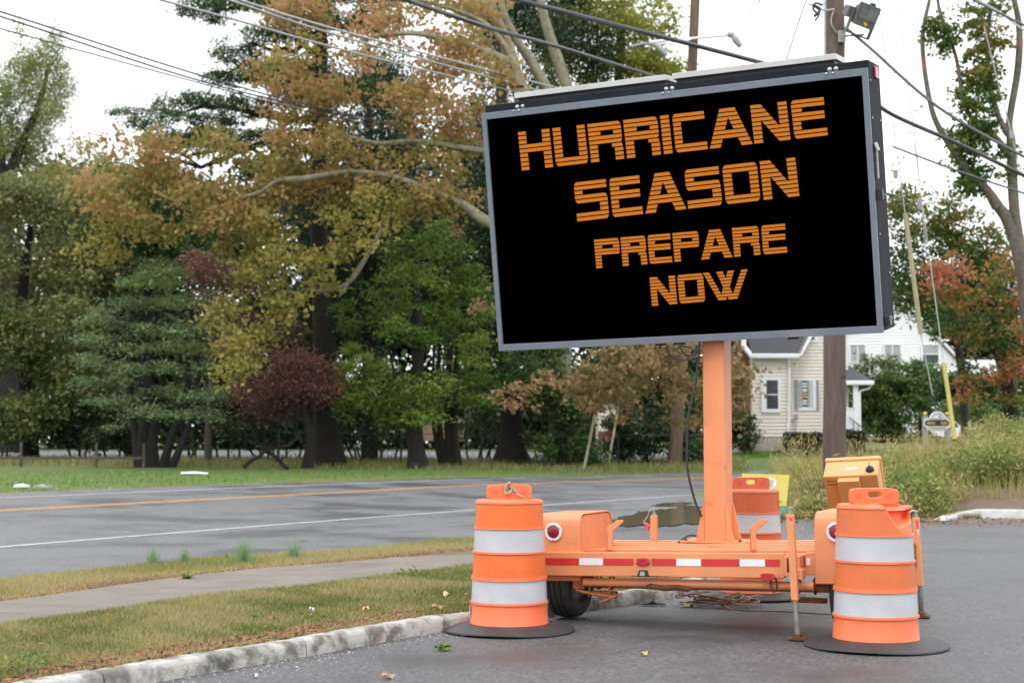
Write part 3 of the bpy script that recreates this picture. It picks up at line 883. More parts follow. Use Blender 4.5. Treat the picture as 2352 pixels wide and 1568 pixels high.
rows = [
 ((225,450),(1720,278),(245,643),(1742,470), [('H',225,390),('U',407,573),('R',588,755),('R',770,938),('I',953,995),('C',1012,1165),('A',1174,1379),('N',1386,1553),('E',1572,1722)]),
 ((498,697),(1583,573),(517,892),(1605,767), [('S',498,663),('E',681,833),('A',845,1048),('S',1057,1222),('O',1240,1403),('N',1418,1583)]),
 ((598,977),(1533,898),(610,1121),(1545,1043), [('P',598,724),('R',734,858),('E',870,982),('P',994,1120),('A',1124,1276),('R',1284,1408),('E',1422,1533)]),
 ((870,1162),(1351,1121),(883,1305),(1364,1264), [('N',870,996),('O',1008,1134),('W',1134,1351)])]
for TLp, TRp, BLp, BRp, letters in rows:
    q = [scr(*z3(*p), .003) for p in (TLp, TRp, BLp, BRp)]
    x0, x1 = TLp[0], TRp[0]
    def pt(s_, t): 
        a = [q[0][i]+(q[1][i]-q[0][i])*s_ for i in (0, 1)]; c = [q[2][i]+(q[3][i]-q[2][i])*s_ for i in (0, 1)]
        return [a[i]+(c[i]-a[i])*t for i in (0, 1)]
    for ch, a, c in letters:
        b = MB()
        rq = ROUND.get(ch, ''); RX, RY = .13, .15
        def rnd(iv, y, k):
            a_, c_ = iv
            def o_(d): return RX*(1-math.sqrt(max(0, 1-((RY-d)/RY)**2))) if d < RY else 0
            if 'a' in rq and a_ < .02: a_ += o_(y)
            if 'b' in rq and c_ > .98: c_ -= o_(y)
            if 'c' in rq and a_ < .02: a_ += o_(1-y)
            if 'd' in rq and c_ > .98: c_ -= o_(1-y)
            if ch == 'S' and k in (3, 4):
                if k == 4 or y > 4/9: a_ += o_((5/9-y))*.9
                if c_ > .9: c_ -= o_(y-3/9)*.8
            if ch in 'RP' and k in (3, 4) and c_ > .9: c_ -= o_(5/9-y)*.55
            if ch == 'R' and k == 5 and c_ > .9: c_ -= o_(y-5/9)*.4
            return a_, c_
        NS = 3
        for k in range(9):
          for q_ in range(NS):
            y0_, y1_ = (k+.13)/9, (k+.87)/9
            ya, yb = y0_+(y1_-y0_)*q_/NS, y0_+(y1_-y0_)*(q_+1)/NS; ym = (ya+yb)/2
            r_ = seg_rows(ch)
            if r_: pairs = [(rnd(iv, ya, k), rnd(iv, yb, k)) for iv in U(r_[k])]
            elif ch == 'A' and k in (5, 6):
                pairs = [((.33*(1-ya), 1-.33*(1-ya)), (.33*(1-yb), 1-.33*(1-yb)))]
            elif ch == 'A':
                def dd(y): return [(.33*(1-y), .33*(1-y)+.25), (1-.33*(1-y)-.25, 1-.33*(1-y))]
                pairs = merge(dd(ya), dd(yb), dd(ym))
            else: pairs = merge(diag(ch, ya), diag(ch, yb), diag(ch, ym))
            for (ta, tb), (ba, bb) in pairs:
                P4 = []
                for (xx, yy) in ((ta, ya), (tb, ya), (bb, yb), (ba, yb)):
                    s_ = (a + (c-a)*xx - x0)/(x1-x0); P4.append(pt(s_, yy))
                o_ = len(b.v)
                b.v += [B(p[0], p[1], .0035) for p in P4] + [B(p[0], p[1], .0005) for p in P4]
                b.f += [tuple(o_+i for i in f_) for f_ in ((0,1,2,3),(4,7,6,5),(0,4,5,1),(1,5,6,2),(2,6,7,3),(3,7,4,0))]
        b.m = [0]*len(b.f)
        obj('letter', b, LED, cab)
# pale panels lying on the top of the cabinet
PAN = mat('pale_panel_edge', (.60,.60,.59), (.52,.51,.49), scale=4, rough=.4)
GLS = mat('solar_glass', (.012,.015,.03), rough=.1)
for (p0, p1) in (((1184,226),(1531,182)), ((1546,180),(1922,133))):
    a0 = scr(p0[0], p0[1]+8, .08)[0]; a1 = scr(p1[0], p1[1]+8, .08)[0]
    o = obj('solar_panel', bbox_(a0, a1, hh_+.098, hh_+.142, .06, DEP-.06), PAN, cab, bevel=.003)
    obj('solar_glass', bbox_(a0+.03, a1-.03, hh_+.1425, hh_+.145, .09, DEP-.09), GLS, o)
    obj('panel_rail', bbox_(a0+.02, a1-.02, hh_+.063, hh_+.097, .10, DEP-.1), CABLE, cab)
b = MB()
for px_ in (1193, 1536, 1912):
    for d in (-.024, .024):
        b = MB(); a0, b0 = scr(px_, 250 - (px_-1193)*.125, .0); q_ = MB(); q_.lathe([(.018,0),(.018,-.006),(.011,-.013),(.001,-.015)], 12, c=(a0+d, .018, 0), axis='y')
        b.add([B(v[0], hh_+.02+v[2], v[1]) for v in q_.v], q_.f)
        q_ = MB(); q_.lathe([(.010,0),(.010,-.004),(.001,-.008)], 10, c=(a0+d-.02, -.016, 0), axis='y')
        b.add([B(v[0], hh_-.012+v[2], v[1]) for v in q_.v], q_.f); obj('bolt', b, CHROME, cab, smooth=40)
obj('clearance_lamp', bbox_(hw+.005, hw+.022, hh_-.055, hh_+.035, .22, .36), REDL, cab, bevel=.006)
b = MB()
for bb, cc in ((.62,.06),(.62,.42),(.35,.08),(.05,.42),(-.25,.08),(-.55,.42),(-.9,.4),(.9,.06)):
    q_ = MB(); q_.lathe([(.009,0),(.007,.005),(.001,.006)], 8, axis='x'); b = MB(); b.add([B(hw+.004+v[0], bb+v[2], cc+.04*v[1]+v[1]) for v in q_.v], q_.f); obj('rivet', b, CHROME, cab, smooth=40)
# stay on the right side
m_ = MB(); pts = [scr(2009,335,.04), scr(2016,410,.04), scr(2021,440,.04)]
b = MB(); b.tube([B(hw+.02, pts[0][1], .05), B(hw+.02, pts[1][1], .05)], .011, 8); b.tube([B(hw+.01, pts[0][1]+.02, .05), B(hw+.03, pts[0][1]-.04, .05)], .02, 8)
obj('stay_rod', b, CHROME, cab, smooth=50)
obj('latch', bbox_(hw+.004, hw+.05, pts[2][1]-.06, pts[2][1]+.02, .03, .09), CABLE, cab, bevel=.004)
obj('latch', bbox_(hw+.004, hw+.045, -hh_+.05, -hh_+.12, .05, .16), CABLE, cab, bevel=.004)
for px_ in (1350, 1520, 1563, 1825):
    a0 = scr(px_, 790, .1)[0]; obj('latch', bbox_(a0-.04, a0+.05, -hh_-.02, -hh_+.011, .05, .1), CABLE, cab, bevel=.004)

# ------------------------------------------------------------------ traffic drums
DP = mat('orange_plastic', (.85,.185,.07), (.78,.16,.06), scale=3, rough=.38, bump=.05)
DPo = mat('orange_plastic_worn', (.74,.17,.065), (.62,.15,.07), scale=6, rough=.5, bump=.1, c3=(.4,.16,.1), s3=3, lo3=.62, hi3=.75)
def band_mat(name, c1, c2, c3=None):
    m = mat(name, c1, c2, scale=5, rough=.35, c3=c3, s3=9, lo3=.7, hi3=.74)
    N, L = m.node_tree.nodes, m.node_tree.links
    b_ = N['Principled BSDF']; t = N.new('ShaderNodeTexCoord'); s_ = N.new('ShaderNodeSeparateXYZ'); L.new(t.outputs['Object'], s_.inputs[0])
    mu_ = N.new('ShaderNodeMath'); mu_.operation = 'MULTIPLY'; mu_.inputs[1].default_value = 2*math.pi/.0165
    si = N.new('ShaderNodeMath'); si.operation = 'SINE'; L.new(s_.outputs['Z'], mu_.inputs[0]); L.new(mu_.outputs[0], si.inputs[0])
    bp = N.new('ShaderNodeBump'); bp.inputs['Strength'].default_value = .08; bp.inputs['Distance'].default_value = .002
    L.new(si.outputs[0], bp.inputs['Height']); L.new(bp.outputs[0], b_.inputs['Normal'])
    return m
WB = band_mat('white_sheeting', (.53,.53,.56), (.46,.46,.49), (.33,.32,.31)); OB = band_mat('orange_sheeting', (.80,.17,.03), (.72,.14,.025))
WBo = band_mat('white_sheeting_dirty', (.56,.55,.56), (.48,.47,.47), (.2,.18,.17)); OBo = band_mat('orange_sheeting_dirty', (.62,.12,.03), (.5,.09,.03), (.22,.1,.08))
OBs = band_mat('orange_sheeting_scuffed', (.74,.17,.045), (.62,.15,.05), (.5,.42,.38))
LV = [0, .193, .207, .362, .385, .55, .5636, .723, .737, .90]
def drum(name, px, py, Y, label, dent=False, worn=0, rz=0):
    c = W(px, py, Y); c.z = H(c.x, c.y)
    d = empty(name, c, rz, label, 'traffic drum', 'orange and white drums around the trailer')
    P, Wm, Om = (DP, WB, OB) if worn == 0 else (DPo, WBo, OBo) if worn == 2 else (DP, WB, OBs)
    def crease(z): return (.935-z)*.62 if z > .80 else .084+(.80-z)*.8
    def dn(x, y, z):
        if not dent or y > .14 or z < .74: return (x, y, z)
        a = ss((z-.775-.25*max(0, x-.1))/.035)
        l_ = ss((x-crease(z))/.03)
        r_ = ss((.243-x)/.035)
        f = ss((.14-y)/.12)
        k = a*l_*r_*f
        k2 = l_*ss((z-.74)/.05)*f*.12
        return (x-.01*k, y+.125*k*(1-.35*ss((z-.86)/.07)) + .06*k2, z-.03*k*ss((z-.88)/.05))
    def rad(z): return .281 - (.281-.2395)*z/.93
    bodyp = [(rad(0)-.01, .03), (rad(0)+.004, .034), (rad(0)+.004, .05), (rad(0), .056)]
    for lo_, hi_ in ((.193,.207),(.362,.385),(.55,.5636),(.723,.737)):
        bodyp += [(rad(lo_)-.001, lo_-.001), (rad(lo_)+.010, lo_+.001), (rad(hi_)+.009, hi_), (rad(hi_)-.003, hi_+.002)]
        zz = hi_+.002; nxt = {'0.207': .362, '0.385': .55, '0.5636': .723, '0.737': .9}[str(hi_)]; nk = 22 if hi_ > .7 and dent else 6
        for k in range(1, nk): z_ = zz+(nxt-.003-zz)*k/nk; bodyp.append((rad(z_)-.003, z_))
    bodyp += [(rad(.9)-.002, .90), (rad(.9)+.006, .903), (.246,.915), (.238,.925), (.225,.93), (.19,.932), (.15,.933), (.1,.934), (.05,.934), (.001,.934)]
    b = MB(); b.lathe(bodyp, 176 if dent else 96, fn=dn); body = obj('body', b, P, d, smooth=38)
    for (lo_, hi_, mt) in ((.209,.361,Wm),(.387,.549,Om),(.5656,.722,Wm),(.739,.899,Om)):
        nk = 22 if dent and lo_ > .7 else 4; pr = [(rad(lo_+(hi_-lo_)*k/nk)+.0005, lo_+(hi_-lo_)*k/nk) for k in range(nk+1)]
        def keep(i, k, n, lo_=lo_, hi_=hi_):
            if not dent or lo_ < .7: return True
            t = 2*math.pi*(k+.5)/n; x, y = .25*math.cos(t), .25*math.sin(t); z = lo_+(hi_-lo_)*(i+.5)/22
            return not (x > crease(z) and y < .14)
        b = MB(); b.lathe(pr, 176 if dent else 96, fn=dn, keep=keep)
        obj('reflective_band', b, mt, d, smooth=38)
    # handle slab with an oval hole
    hwid, hz0, hz1 = .163, .925, 1.035
    n = 32; ring = []
    out = []
    def outer(t):
        x, z = math.cos(t), math.sin(t)
        return (hwid*math.copysign(abs(x)**.35, x), (hz0+hz1)/2 + (hz1-hz0)/2*math.copysign(abs(z)**.35, z))
    def inner(t): x, z = math.cos(t), math.sin(t); return (.042*math.copysign(abs(x)**.6, x), .992+.02*math.copysign(abs(z)**.8, z))
    b = MB(); ty = .03
    for yy in (-ty, ty):
        for k in range(n): t = 2*math.pi*k/n; o_ = outer(t); b.v.append((o_[0], yy, o_[1]))
        for k in range(n): t = 2*math.pi*k/n; o_ = inner(t); b.v.append((o_[0], yy, o_[1]))
    for k in range(n):
        j = (k+1) % n
        b.f += [(k, j, n+j, n+k), (2*n+k, 3*n+k, 3*n+j, 2*n+j), (k, 2*n+k, 2*n+j, j), (n+k, n+j, 3*n+j, 3*n+k)]
    b.m = [0]*len(b.f)
    hnd = obj('handle', b, P, d, smooth=40, bevel=.008, seg=3)
    for sx in (-.1, .1):
        b = MB(); b.lathe([(.022,-.030),(.022,-.034),(.014,-.035),(.012,-.031),(.004,-.031),(.003,-.036),(.001,-.036)], 18, c=(sx, 0, .99), axis='y'); obj('boss', b, P, hnd, smooth=40)
    b = MB(); rr = random.Random(int(px))
    prof = [(.26,.052),(.292,.052),(.33,.046),(.39,.033),(.45,.020),(.468,.014),(.472,.005),(.46,.0),(.26,.0)]
    b.lathe(prof, 72); b.v = [(x*(1+.004*math.sin(9*math.atan2(y, x))), y, z + (.006*math.sin(3*math.atan2(y, x)+px)*max(0,(x*x+y*y)**.5-.3)*5)) for x, y, z in b.v]
    obj('base_ring', b, BLKR, d, smooth=40)
    return d
BLKR = mat('tyre_ring_rubber', (.024,.024,.027), (.042,.042,.046), scale=5, rough=.55, bump=.5, bscale=120)
d1 = drum('traffic_drum', 1169.5, 1440, 10.74, 'clean orange and white drum with a beaded chain through its handle, beside the kerb')
d2 = drum('traffic_drum', 2012, 1476, 9.92, 'orange and white drum with a caved in top right shoulder, in the right foreground', dent=True, worn=1)
d3 = drum('traffic_drum', 1727, 1364, 13.02, 'scuffed dirty orange and white drum standing behind the trailer mast', worn=2)
b = MB(); b.box(-.284, -.279, -.06, .0, .10, .17); obj('sticker', b, mat('blue_sticker', (.35,.42,.75), (.7,.7,.75), scale=30, rough=.4), d1)
# rope chain lying through the handle of the near left drum
cm = mat('beaded_chain', (.55,.42,.28), (.12,.11,.10), scale=60, rough=.4)
path = catmull([(.0,-.036,1.045),(-.018,-.042,1.03),(-.03,-.045,1.0),(-.02,-.05,.97),(.01,-.045,.985),(.02,-.04,1.01),(.045,-.045,.99),(.07,-.055,.965),(.1,-.07,.945)], 8)
path += catmull([(.0,-.036,1.045),(0,.0,1.048),(0,.036,1.035),(0,.04,1.0)], 8)
b = MB()
for i, p in enumerate(path):
    b.sphere((p[0]+.004*math.sin(i*2.3), p[1], p[2]+.004*math.cos(i*1.7)), .0075, 4)
ch = obj('beaded_chain', b, cm, None, smooth=60); ch.location = d1.location
tag(ch, 'loop of pale beaded chain tied round the handle of the clean left drum', 'chain')
# ------------------------------------------------------------------ buildings
SID = mat('cream_siding', (.74,.68,.60), (.70,.64,.56), scale=2, rough=.6)
SIDW = mat('white_siding', (.80,.81,.84), (.76,.77,.80), scale=2, rough=.6)
ROOF = mat('dark_shingles', (.075,.077,.085), (.045,.046,.052), scale=22, rough=.9, bump=.5, stretch=(1,1,3))
TRIM = mat('white_trim', (.75,.77,.80), rough=.5)
GLASS = mat('window_glass', (.02,.025,.03), (.06,.065,.07), scale=1.2, rough=.08)
BRICK = mat('brick_wall', (.24,.10,.07), (.17,.075,.055), scale=9, rough=.9, bump=.5)
FOUND = mat('block_foundation', (.5,.46,.42), (.36,.33,.3), scale=5, rough=.9, bump=.4)
GREY = mat('grey_shutter', (.30,.31,.33), rough=.6)
BLIND = mat('pale_blind', (.42,.43,.45), (.3,.31,.34), scale=6, rough=.7)

def pl(px, py, Y): p = W(px, py, Y); return p
def lap_wall(name, px0, px1, ytop, ybot, Y, m, parent, pitch_px=8, top=None):
    """clapboard wall as one mesh of overlapping boards, top(x) optional roofline in world"""
    b = MB(); a = W(px0, ybot, Y); c = W(px1, ytop, Y)
    n = max(2, int(round((ybot-ytop)/pitch_px))); dz = (c.z-a.z)/n
    for k in range(n):
        z0, z1 = a.z+dz*k, a.z+dz*(k+1)+.02
        xa, xb = a.x, c.x
        if top:
            zt = (z0+z1)/2
            L_, R_ = top(zt)
            xa, xb = max(xa, L_), min(xb, R_)
            if xb - xa < .05: continue
        b.add([(xa,Y-.06,z0),(xb,Y-.06,z0),(xb,Y-.004,z1),(xa,Y-.004,z1),(xa,Y,z0),(xb,Y,z0)], [(0,1,2,3),(0,4,5,1)])
        b.add([(xa,Y-.035,z0),(xa,Y-.004,z1),(xa,Y,z0)],[(0,1,2)])
    return obj(name, b, m, parent, fix=False)
def pbox(b, px0, px1, py0, py1, Y, y0, y1, m=0):
    a = W(px0, py1, Y); c = W(px1, py0, Y); b.box(a.x, c.x, Y+y0, Y+y1, a.z, c.z, m)
def window(parent, fx0, fx1, fy0, fy1, gx0, gx1, gy0, gy1, Y, glass=GLASS, rail=True, blind=None, mull=False):
    b = MB()
    for a in ((fx0,fx1,fy0,gy0),(fx0,fx1,gy1,fy1),(fx0,gx0,gy0,gy1),(gx1,fx1,gy0,gy1)): pbox(b, *a, Y, -.10, -.01)
    gm_ = (gy0+gy1)/2
    if rail: pbox(b, gx0, gx1, gm_-1.2, gm_+1.2, Y, -.085, -.02)
    if mull: pbox(b, (gx0+gx1)/2-.8, (gx0+gx1)/2+.8, gy0, gy1, Y, -.08, -.02)
    w = obj('window', b, TRIM, parent)
    for (a, c) in (((gy0, gm_-1.2), (gm_+1.2, gy1)) if rail else ((gy0, gy1),)):
        b = MB(); pbox(b, gx0, gx1, a, c, Y, -.045, -.03); obj('pane', b, glass, w)
        if glass is GLASS and rail: glass = glass
    if blind:
        b = MB(); pbox(b, gx0+.5, gx1-.5, blind[0], blind[1], Y, -.058, -.048); obj('blind', b, BLIND, w)
    return w
# cream house
YH = 75
ch_ = empty('cream_house', (W(1850,1033,YH).x, YH, W(1850,1033,YH).z), 0, 'small cream clapboard house with white trimmed windows, half hidden behind the nearer utility pole', 'house')
def reloc(o, root):
    for v in o.data.vertices: v.co -= root.location
def under(root, f):
    before = set(bpy.data.objects); f()
    seen = set()
    for o in bpy.data.objects:
        if o not in before and o.type == 'MESH' and o.data.name not in seen:
            seen.add(o.data.name); reloc(o, root)
def cream():
    r = ch_
    lap_wall('bay_wall', 1729, 1811, 822, 1002, YH-1.2, SID, r)
    b = MB(); pbox(b, 1727, 1813, 1002, 1034, YH-1.2, -.02, 1.2); obj('foundation', b, FOUND, r)
    b = MB(); pbox(b, 1729, 1811, 822, 1002, YH-1.2, .001, 1.2); obj('bay_side', b, SID, r)
    lap_wall('gable_wall', 1811, 1945, 700, 1000, YH, SID, r)
    b = MB(); pbox(b, 1811, 1945, 690, 1034, YH, .004, 8); obj('house_body', b, SID, r)
    b = MB(); pbox(b, 1811, 1945, 1000, 1034, YH, -.05, 0); obj('foundation', b, FOUND, r)
    # bay roof: sloping back, with white fascia
    a, c = W(1724, 812, YH-1.2), W(1838, 812, YH-1.2); e = W(1857, 775, YH-.0)
    b = MB(); zf = a.z; b.add([(a.x,YH-1.6,zf),(c.x-.2,YH-1.6,zf),(e.x+.1,YH-.05,e.z+.6),(W(1708,770,YH).x,YH-.05,e.z+.6),(a.x,YH-1.6,zf-.04),(c.x-.2,YH-1.6,zf-.04)], [(0,1,2,3),(0,4,5,1)]); obj('roof', b, ROOF, r, fix=False)
    b = MB(); pbox(b, 1722, 1836, 812, 823, YH-1.65, -.08, .1); obj('gutter', b, TRIM, r, bevel=.05)
    b = MB(); p0, p1 = W(1836,818,YH-1.0), W(1866,765,YH-.2); b.tube([p0, p1], .09, 6); obj('rake_board', b, TRIM, r); b = MB(); q0, q1 = W(1727,818,YH-1.5), W(1708,795,YH-1.2); b.tube([q0, q1, W(1708,765,YH-1.0)], .13, 6); obj('rake_board', b, TRIM, r)
    window(r, 1748.6, 1792.6, 866, 947, 1759.5, 1787, 873, 939, YH-1.24)
    w = window(r, 1832, 1873, 869, 943, 1840.5, 1861, 874, 936, YH, rail=False)
    b = MB(); pbox(b, 1855, 1861, 874, 936, YH, -.09, -.05); pbox(b, 1833, 1840, 874, 936, YH, -.12, -.10); pbox(b, 1863.5, 1865, 874, 936, YH, -.125, -.102); obj('curtain', b, BLIND, w)
    b = MB()
    for k, yy in enumerate((884, 896, 925)):
        p = W(1848, yy, YH); b.lathe([(.10,-.055),(.07,-.058),(.05,-.055)], 12, c=tuple(p), axis='y')
    obj('window_ornament', b, TRIM, w)
    b = MB(); pbox(b, 1843, 1852, 902, 912, YH, -.058, -.05); obj('window_sticker', b, mat('ochre_sticker', (.4,.24,.04), rough=.5), w)
    for a, c in ((1824.5,1832),(1873,1880)):
        b = MB(); pbox(b, a, c, 872, 943, YH, -.07, -.036)
        for k in range(14): pbox(b, a+.8, c-.8, 875+k*4.9, 878+k*4.9, YH, -.082, -.07)
        obj('shutter', b, GREY, r)
    b = MB(); pbox(b, 1856.5, 1879, 774, 787, YH, -.09, -.01); w2 = obj('window', b, TRIM, r)
    b = MB(); pbox(b, 1861, 1870, 774, 779.5, YH, -.1, -.091); obj('pane', b, GLASS, w2)
    b = MB(); b.tube([W(1810,826,YH-1.35), W(1812,836,YH-1.3), W(1811,1016,YH-1.3), W(1806,1024,YH-1.35)], .07, 8); obj('downspout', b, TRIM, r, smooth=40)
    b = MB()
    for px_ in (1823.5, 1829): b.tube([W(px_,966,YH-.06), W(px_,1000,YH-.06)], .02, 5)
    pbox(b, 1825, 1831, 950, 962, YH, -.15, -.04); pbox(b, 1819, 1824, 963, 968, YH, -.12, -.04); obj('gas_meter', b, GREY, r)
    b = MB(); pbox(b, 1704, 1729, 770, 1034, YH-.6, 0, 1.4); obj('brick_chimney', b, BRICK, r)
    # porch
    a, c = W(1930, 876, YH-1.5), W(2007, 876, YH-1.5)
    b = MB(); zt = W(1940, 838, YH).z; b.add([(a.x,YH-1.6,a.z),(c.x,YH-1.6,a.z),(c.x-.15,YH+1,a.z),(W(1955,838,YH).x,YH+.5,zt),(a.x,YH+.5,zt)], [(0,1,3,4),(1,2,3)]); obj('porch_roof', b, ROOF, r, fix=False)
    b = MB(); pbox(b, 1930, 2007, 874, 884, YH-1.6, -.1, .08); obj('gutter', b, TRIM, r, bevel=.04)
    b = MB(); b.tube([W(2002,884,YH-1.5), W(1996,892,YH-1.45), W(1976,897,YH-1.4), W(1974,906,YH-1.4)], .05, 6); obj('downspout', b, TRIM, r)
    b = MB(); pbox(b, 1962, 1971, 884, 990, YH-1.5, 0, .22); pbox(b, 1973, 1977, 900, 990, YH-1.5, 0, .1); obj('porch_post', b, TRIM, r)
    b = MB(); pbox(b, 1942, 1963, 936, 940, YH-1.5, 0, .1)
    for k in range(7): pbox(b, 1943+k*2.8, 1945+k*2.8, 940, 985, YH-1.5, .02, .08)
    pbox(b, 1942, 1963, 972, 985, YH-1.5, 0.01, .09); obj('porch_railing', b, TRIM, r)
    b = MB(); pbox(b, 1940, 1980, 984, 1034, YH-1.4, 0, 2); obj('porch_base', b, FOUND, r)
    b = MB(); b.tube([W(1950,958,YH-1.6), W(1985,985,YH-1.9), W(1992,998,YH-2)], .03, 6)
    for k in range(3): b.tube([W(1960+k*11,966+k*9,YH-1.8), W(1960+k*11,1000,YH-1.8)], .02, 5)
    obj('stair_rail', b, CABLE, r)
under(ch_, cream)
# white house far behind
YW = 100
wh = empty('white_house', (W(2060,900,YW).x, YW, H(26, YW)), 0, 'large white clapboard house with a row of upper windows, far behind the round green shrub', 'house')
def white():
    r = wh
    pk = W(2078, 700, YW); lf = W(1860, 790, YW); rt = W(2196, 830, YW)
    def top(z):
        L_ = pk.x - (pk.z-z)*(pk.x-lf.x)/(pk.z-lf.z) if z > lf.z else lf.x
        R_ = pk.x + (pk.z-z)*(rt.x-pk.x)/(pk.z-rt.z) if z > rt.z else rt.x
        return L_, R_
    lap_wall('gable_wall', 1860, 2200, 700, 1000, YW, SIDW, r, pitch_px=7, top=top)
    b = MB(); z0 = W(1900,1000,YW).z; b.prism([(lf.x,z0),(rt.x,z0),(rt.x,rt.z),(pk.x,pk.z),(lf.x,lf.z)], YW+.01, YW+9); obj('house_body', b, SIDW, r)
    b = MB(); b.hexa([(lf.x-.4,YW-.4,lf.z-.05),(pk.x,YW-.4,pk.z+.02),(pk.x,YW+9,pk.z+.02),(lf.x-.4,YW+9,lf.z-.05),(lf.x-.4,YW-.4,lf.z+.1),(pk.x,YW-.4,pk.z+.22),(pk.x,YW+9,pk.z+.22),(lf.x-.4,YW+9,lf.z+.1)])
    b.hexa([(pk.x,YW-.4,pk.z+.02),(rt.x+.4,YW-.4,rt.z-.25),(rt.x+.4,YW+9,rt.z-.25),(pk.x,YW+9,pk.z+.02),(pk.x,YW-.4,pk.z+.22),(rt.x+.4,YW-.4,rt.z-.05),(rt.x+.4,YW+9,rt.z-.05),(pk.x,YW+9,pk.z+.22)]); obj('roof', b, SIDW, r)
    window(r, 1950, 1989, 790, 834, 1952.5, 1986.5, 792.5, 832, YW-.04, rail=False, mull=True, glass=BLIND)
    window(r, 2029, 2070, 790, 834, 2031.5, 2067.5, 792.5, 832, YW-.04, rail=False, mull=True, glass=BLIND)
    window(r, 2115, 2158, 790, 836, 2118.5, 2155, 793, 833, YW-.04, blind=(793, 812))
    lap_wall('side_wing', 2190, 2290, 830, 1000, YW+2, SIDW, r, pitch_px=7)
    b = MB(); pbox(b, 2190, 2290, 826, 1000, YW+2, .01, 5); obj('wing_body', b, SIDW, r)
under(wh, white)
# pale shed seen through the trees and a wooden fence
sh = empty('pale_shed', (W(1405,1000,88).x, 88, H(5,88)), 0, 'small cream outbuilding glimpsed under the hanging orange leaves', 'shed')
def shed():
    lap_wall('wall', 1375, 1440, 925, 990, 88, SID, sh, pitch_px=7)
    b = MB(); pbox(b, 1375, 1440, 925, 1032, 88, .005, 3); obj('shed_body', b, SID, sh)
    b = MB(); a, c = W(1368,925,88), W(1446,925,88); b.prism([(a.x,a.z),(c.x,a.z),((a.x+c.x)/2,a.z+.9)], 87.7, 91.2); obj('roof', b, ROOF, sh)
    b = MB(); pbox(b, 1374, 1441, 990, 1030, 88, -.04, 0); obj('foundation', b, BRICK, sh)
under(sh, shed)
wf = empty('wooden_fence', (W(985,1000,86).x, 86, H(-5,86)), 0, 'tan board fence glimpsed between two dark trunks', 'fence')
WOODF = mat('tan_fence_wood', (.30,.21,.13), (.22,.15,.10), scale=8, rough=.8, stretch=(1,1,.2))
def wfence():
    k = 0
    for px_ in range(962, 1068, 6):
        b = MB(); pbox(b, px_+.3, px_+5.5, 962+(k % 3), 1012, 86, 0, .03); obj('board', b, WOODF, wf); k += 1
    b = MB(); pbox(b, 962, 1068, 972, 975, 86, .031, .08); pbox(b, 962, 1068, 1000, 1003, 86, .031, .08); obj('rail', b, WOODF, wf)
under(wf, wfence)

# ------------------------------------------------------------------ utility poles
POLE = mat('weathered_pole_wood', (.13,.092,.074), (.07,.05,.042), scale=10, rough=.85, bump=.6, bscale=50, stretch=(1,1,.12), c3=(.17,.14,.125), s3=5)
POLE2 = mat('brown_pole_wood', (.17,.105,.07), (.075,.05,.04), scale=8, rough=.85, bump=.5, bscale=40, stretch=(1,1,.1))
YP = 27.2
base = W(1916.5, 1150, YP); base.z = H(base.x, base.y)
up1 = empty('utility_pole', base, 0, 'near utility pole with a floodlight, rising behind the right end of the sign', 'utility pole', 'wooden utility poles')
def pole1():
    b = MB(); top = W(1918, -160, YP); bt = Vector((base.x, base.y, base.z-.05))
    ks = [bt.lerp(top, k/24) for k in range(25)]
    b.tube([(p.x+.006*math.sin(k*1.7), p.y, p.z) for k, p in enumerate(ks)], [.214-.045*k/24 for k in range(25)], 20); obj('post', b, POLE, up1, smooth=60)
    b = MB(); b.tube([W(1895.5, 130, YP-.16), W(1896, -100, YP-.16)], .022, 8); obj('conduit', b, GREY, up1, smooth=50)
    b = MB(); b.tube(catmull([W(1935,84,YP-.1), W(1955,82,YP-.25), W(1985,80,YP-.35)], 4), .02, 8)
    p = W(1928, 85, YP-.15); b.box(p.x-.04,p.x+.1,p.y-.08,p.y,p.z-.12,p.z+.10); br = obj('light_bracket', b, CHROME, up1, smooth=40)
    b = MB(); b.tube(catmull([W(1858,10,YP-.4), W(1875,14,YP-.3), W(1893,24,YP-.24), W(1916,22,YP-.24)], 6), .018, 6)
    b.tube(catmull([W(1916,22,YP-.22), W(1909,45,YP-.24), W(1912,62,YP-.24), W(1922,76,YP-.2)], 6), .012, 6); obj('loose_cable', b, mat('grey_cable', (.4,.4,.4), rough=.5), up1, smooth=50)
    b = MB(); b.tube(catmull([W(1890,12,YP-.3), W(1872,8,YP-.35), W(1868,22,YP-.35), W(1880,35,YP-.35), W(1872,48,YP-.35)], 6), .02, 6); b.tube(catmull([W(1868,12,YP-.35), W(1883,24,YP-.35), W(1870,38,YP-.35)], 5), .03, 6); b.tube(catmull([W(1893,8,YP-.3), W(1880,20,YP-.3), W(1888,42,YP-.3)], 5), .01, 5); obj('cable_clamp', b, CABLE, up1, smooth=50)
    for (px_, py_) in ((1940,865),(1905,500)):
        b = MB(); q = W(px_, py_, YP-.2); b.sphere(tuple(q), .025, 5); obj('staple', b, CABLE, up1)
under(up1, pole1)
fl = bpy.data.objects.new('floodlight', None); COL.objects.link(fl)
p = W(1984, 36, YP-.5); fl.location = p; fl.rotation_euler = (R(22), R(12), R(24)); fl.empty_display_size = .1
tag(fl, 'grey floodlight with a yellow sticker, mounted on the near utility pole', 'floodlight')
FLM = mat('bronze_housing', (.10,.09,.085), (.13,.12,.115), scale=6, rough=.5)
b = MB(); b.prism([(-.17,-.17),(.0,-.21),(.03,.16),(-.03,.19),(-.14,.13),(-.2,.0)], -.21, .21, axis='x', fn=lambda a, y, z: (a, -y-.1, z)); fb = obj('housing', b, FLM, fl, bevel=.02)
b = MB(); b.box(-.23, .23, -.13, -.09, -.21, .21)
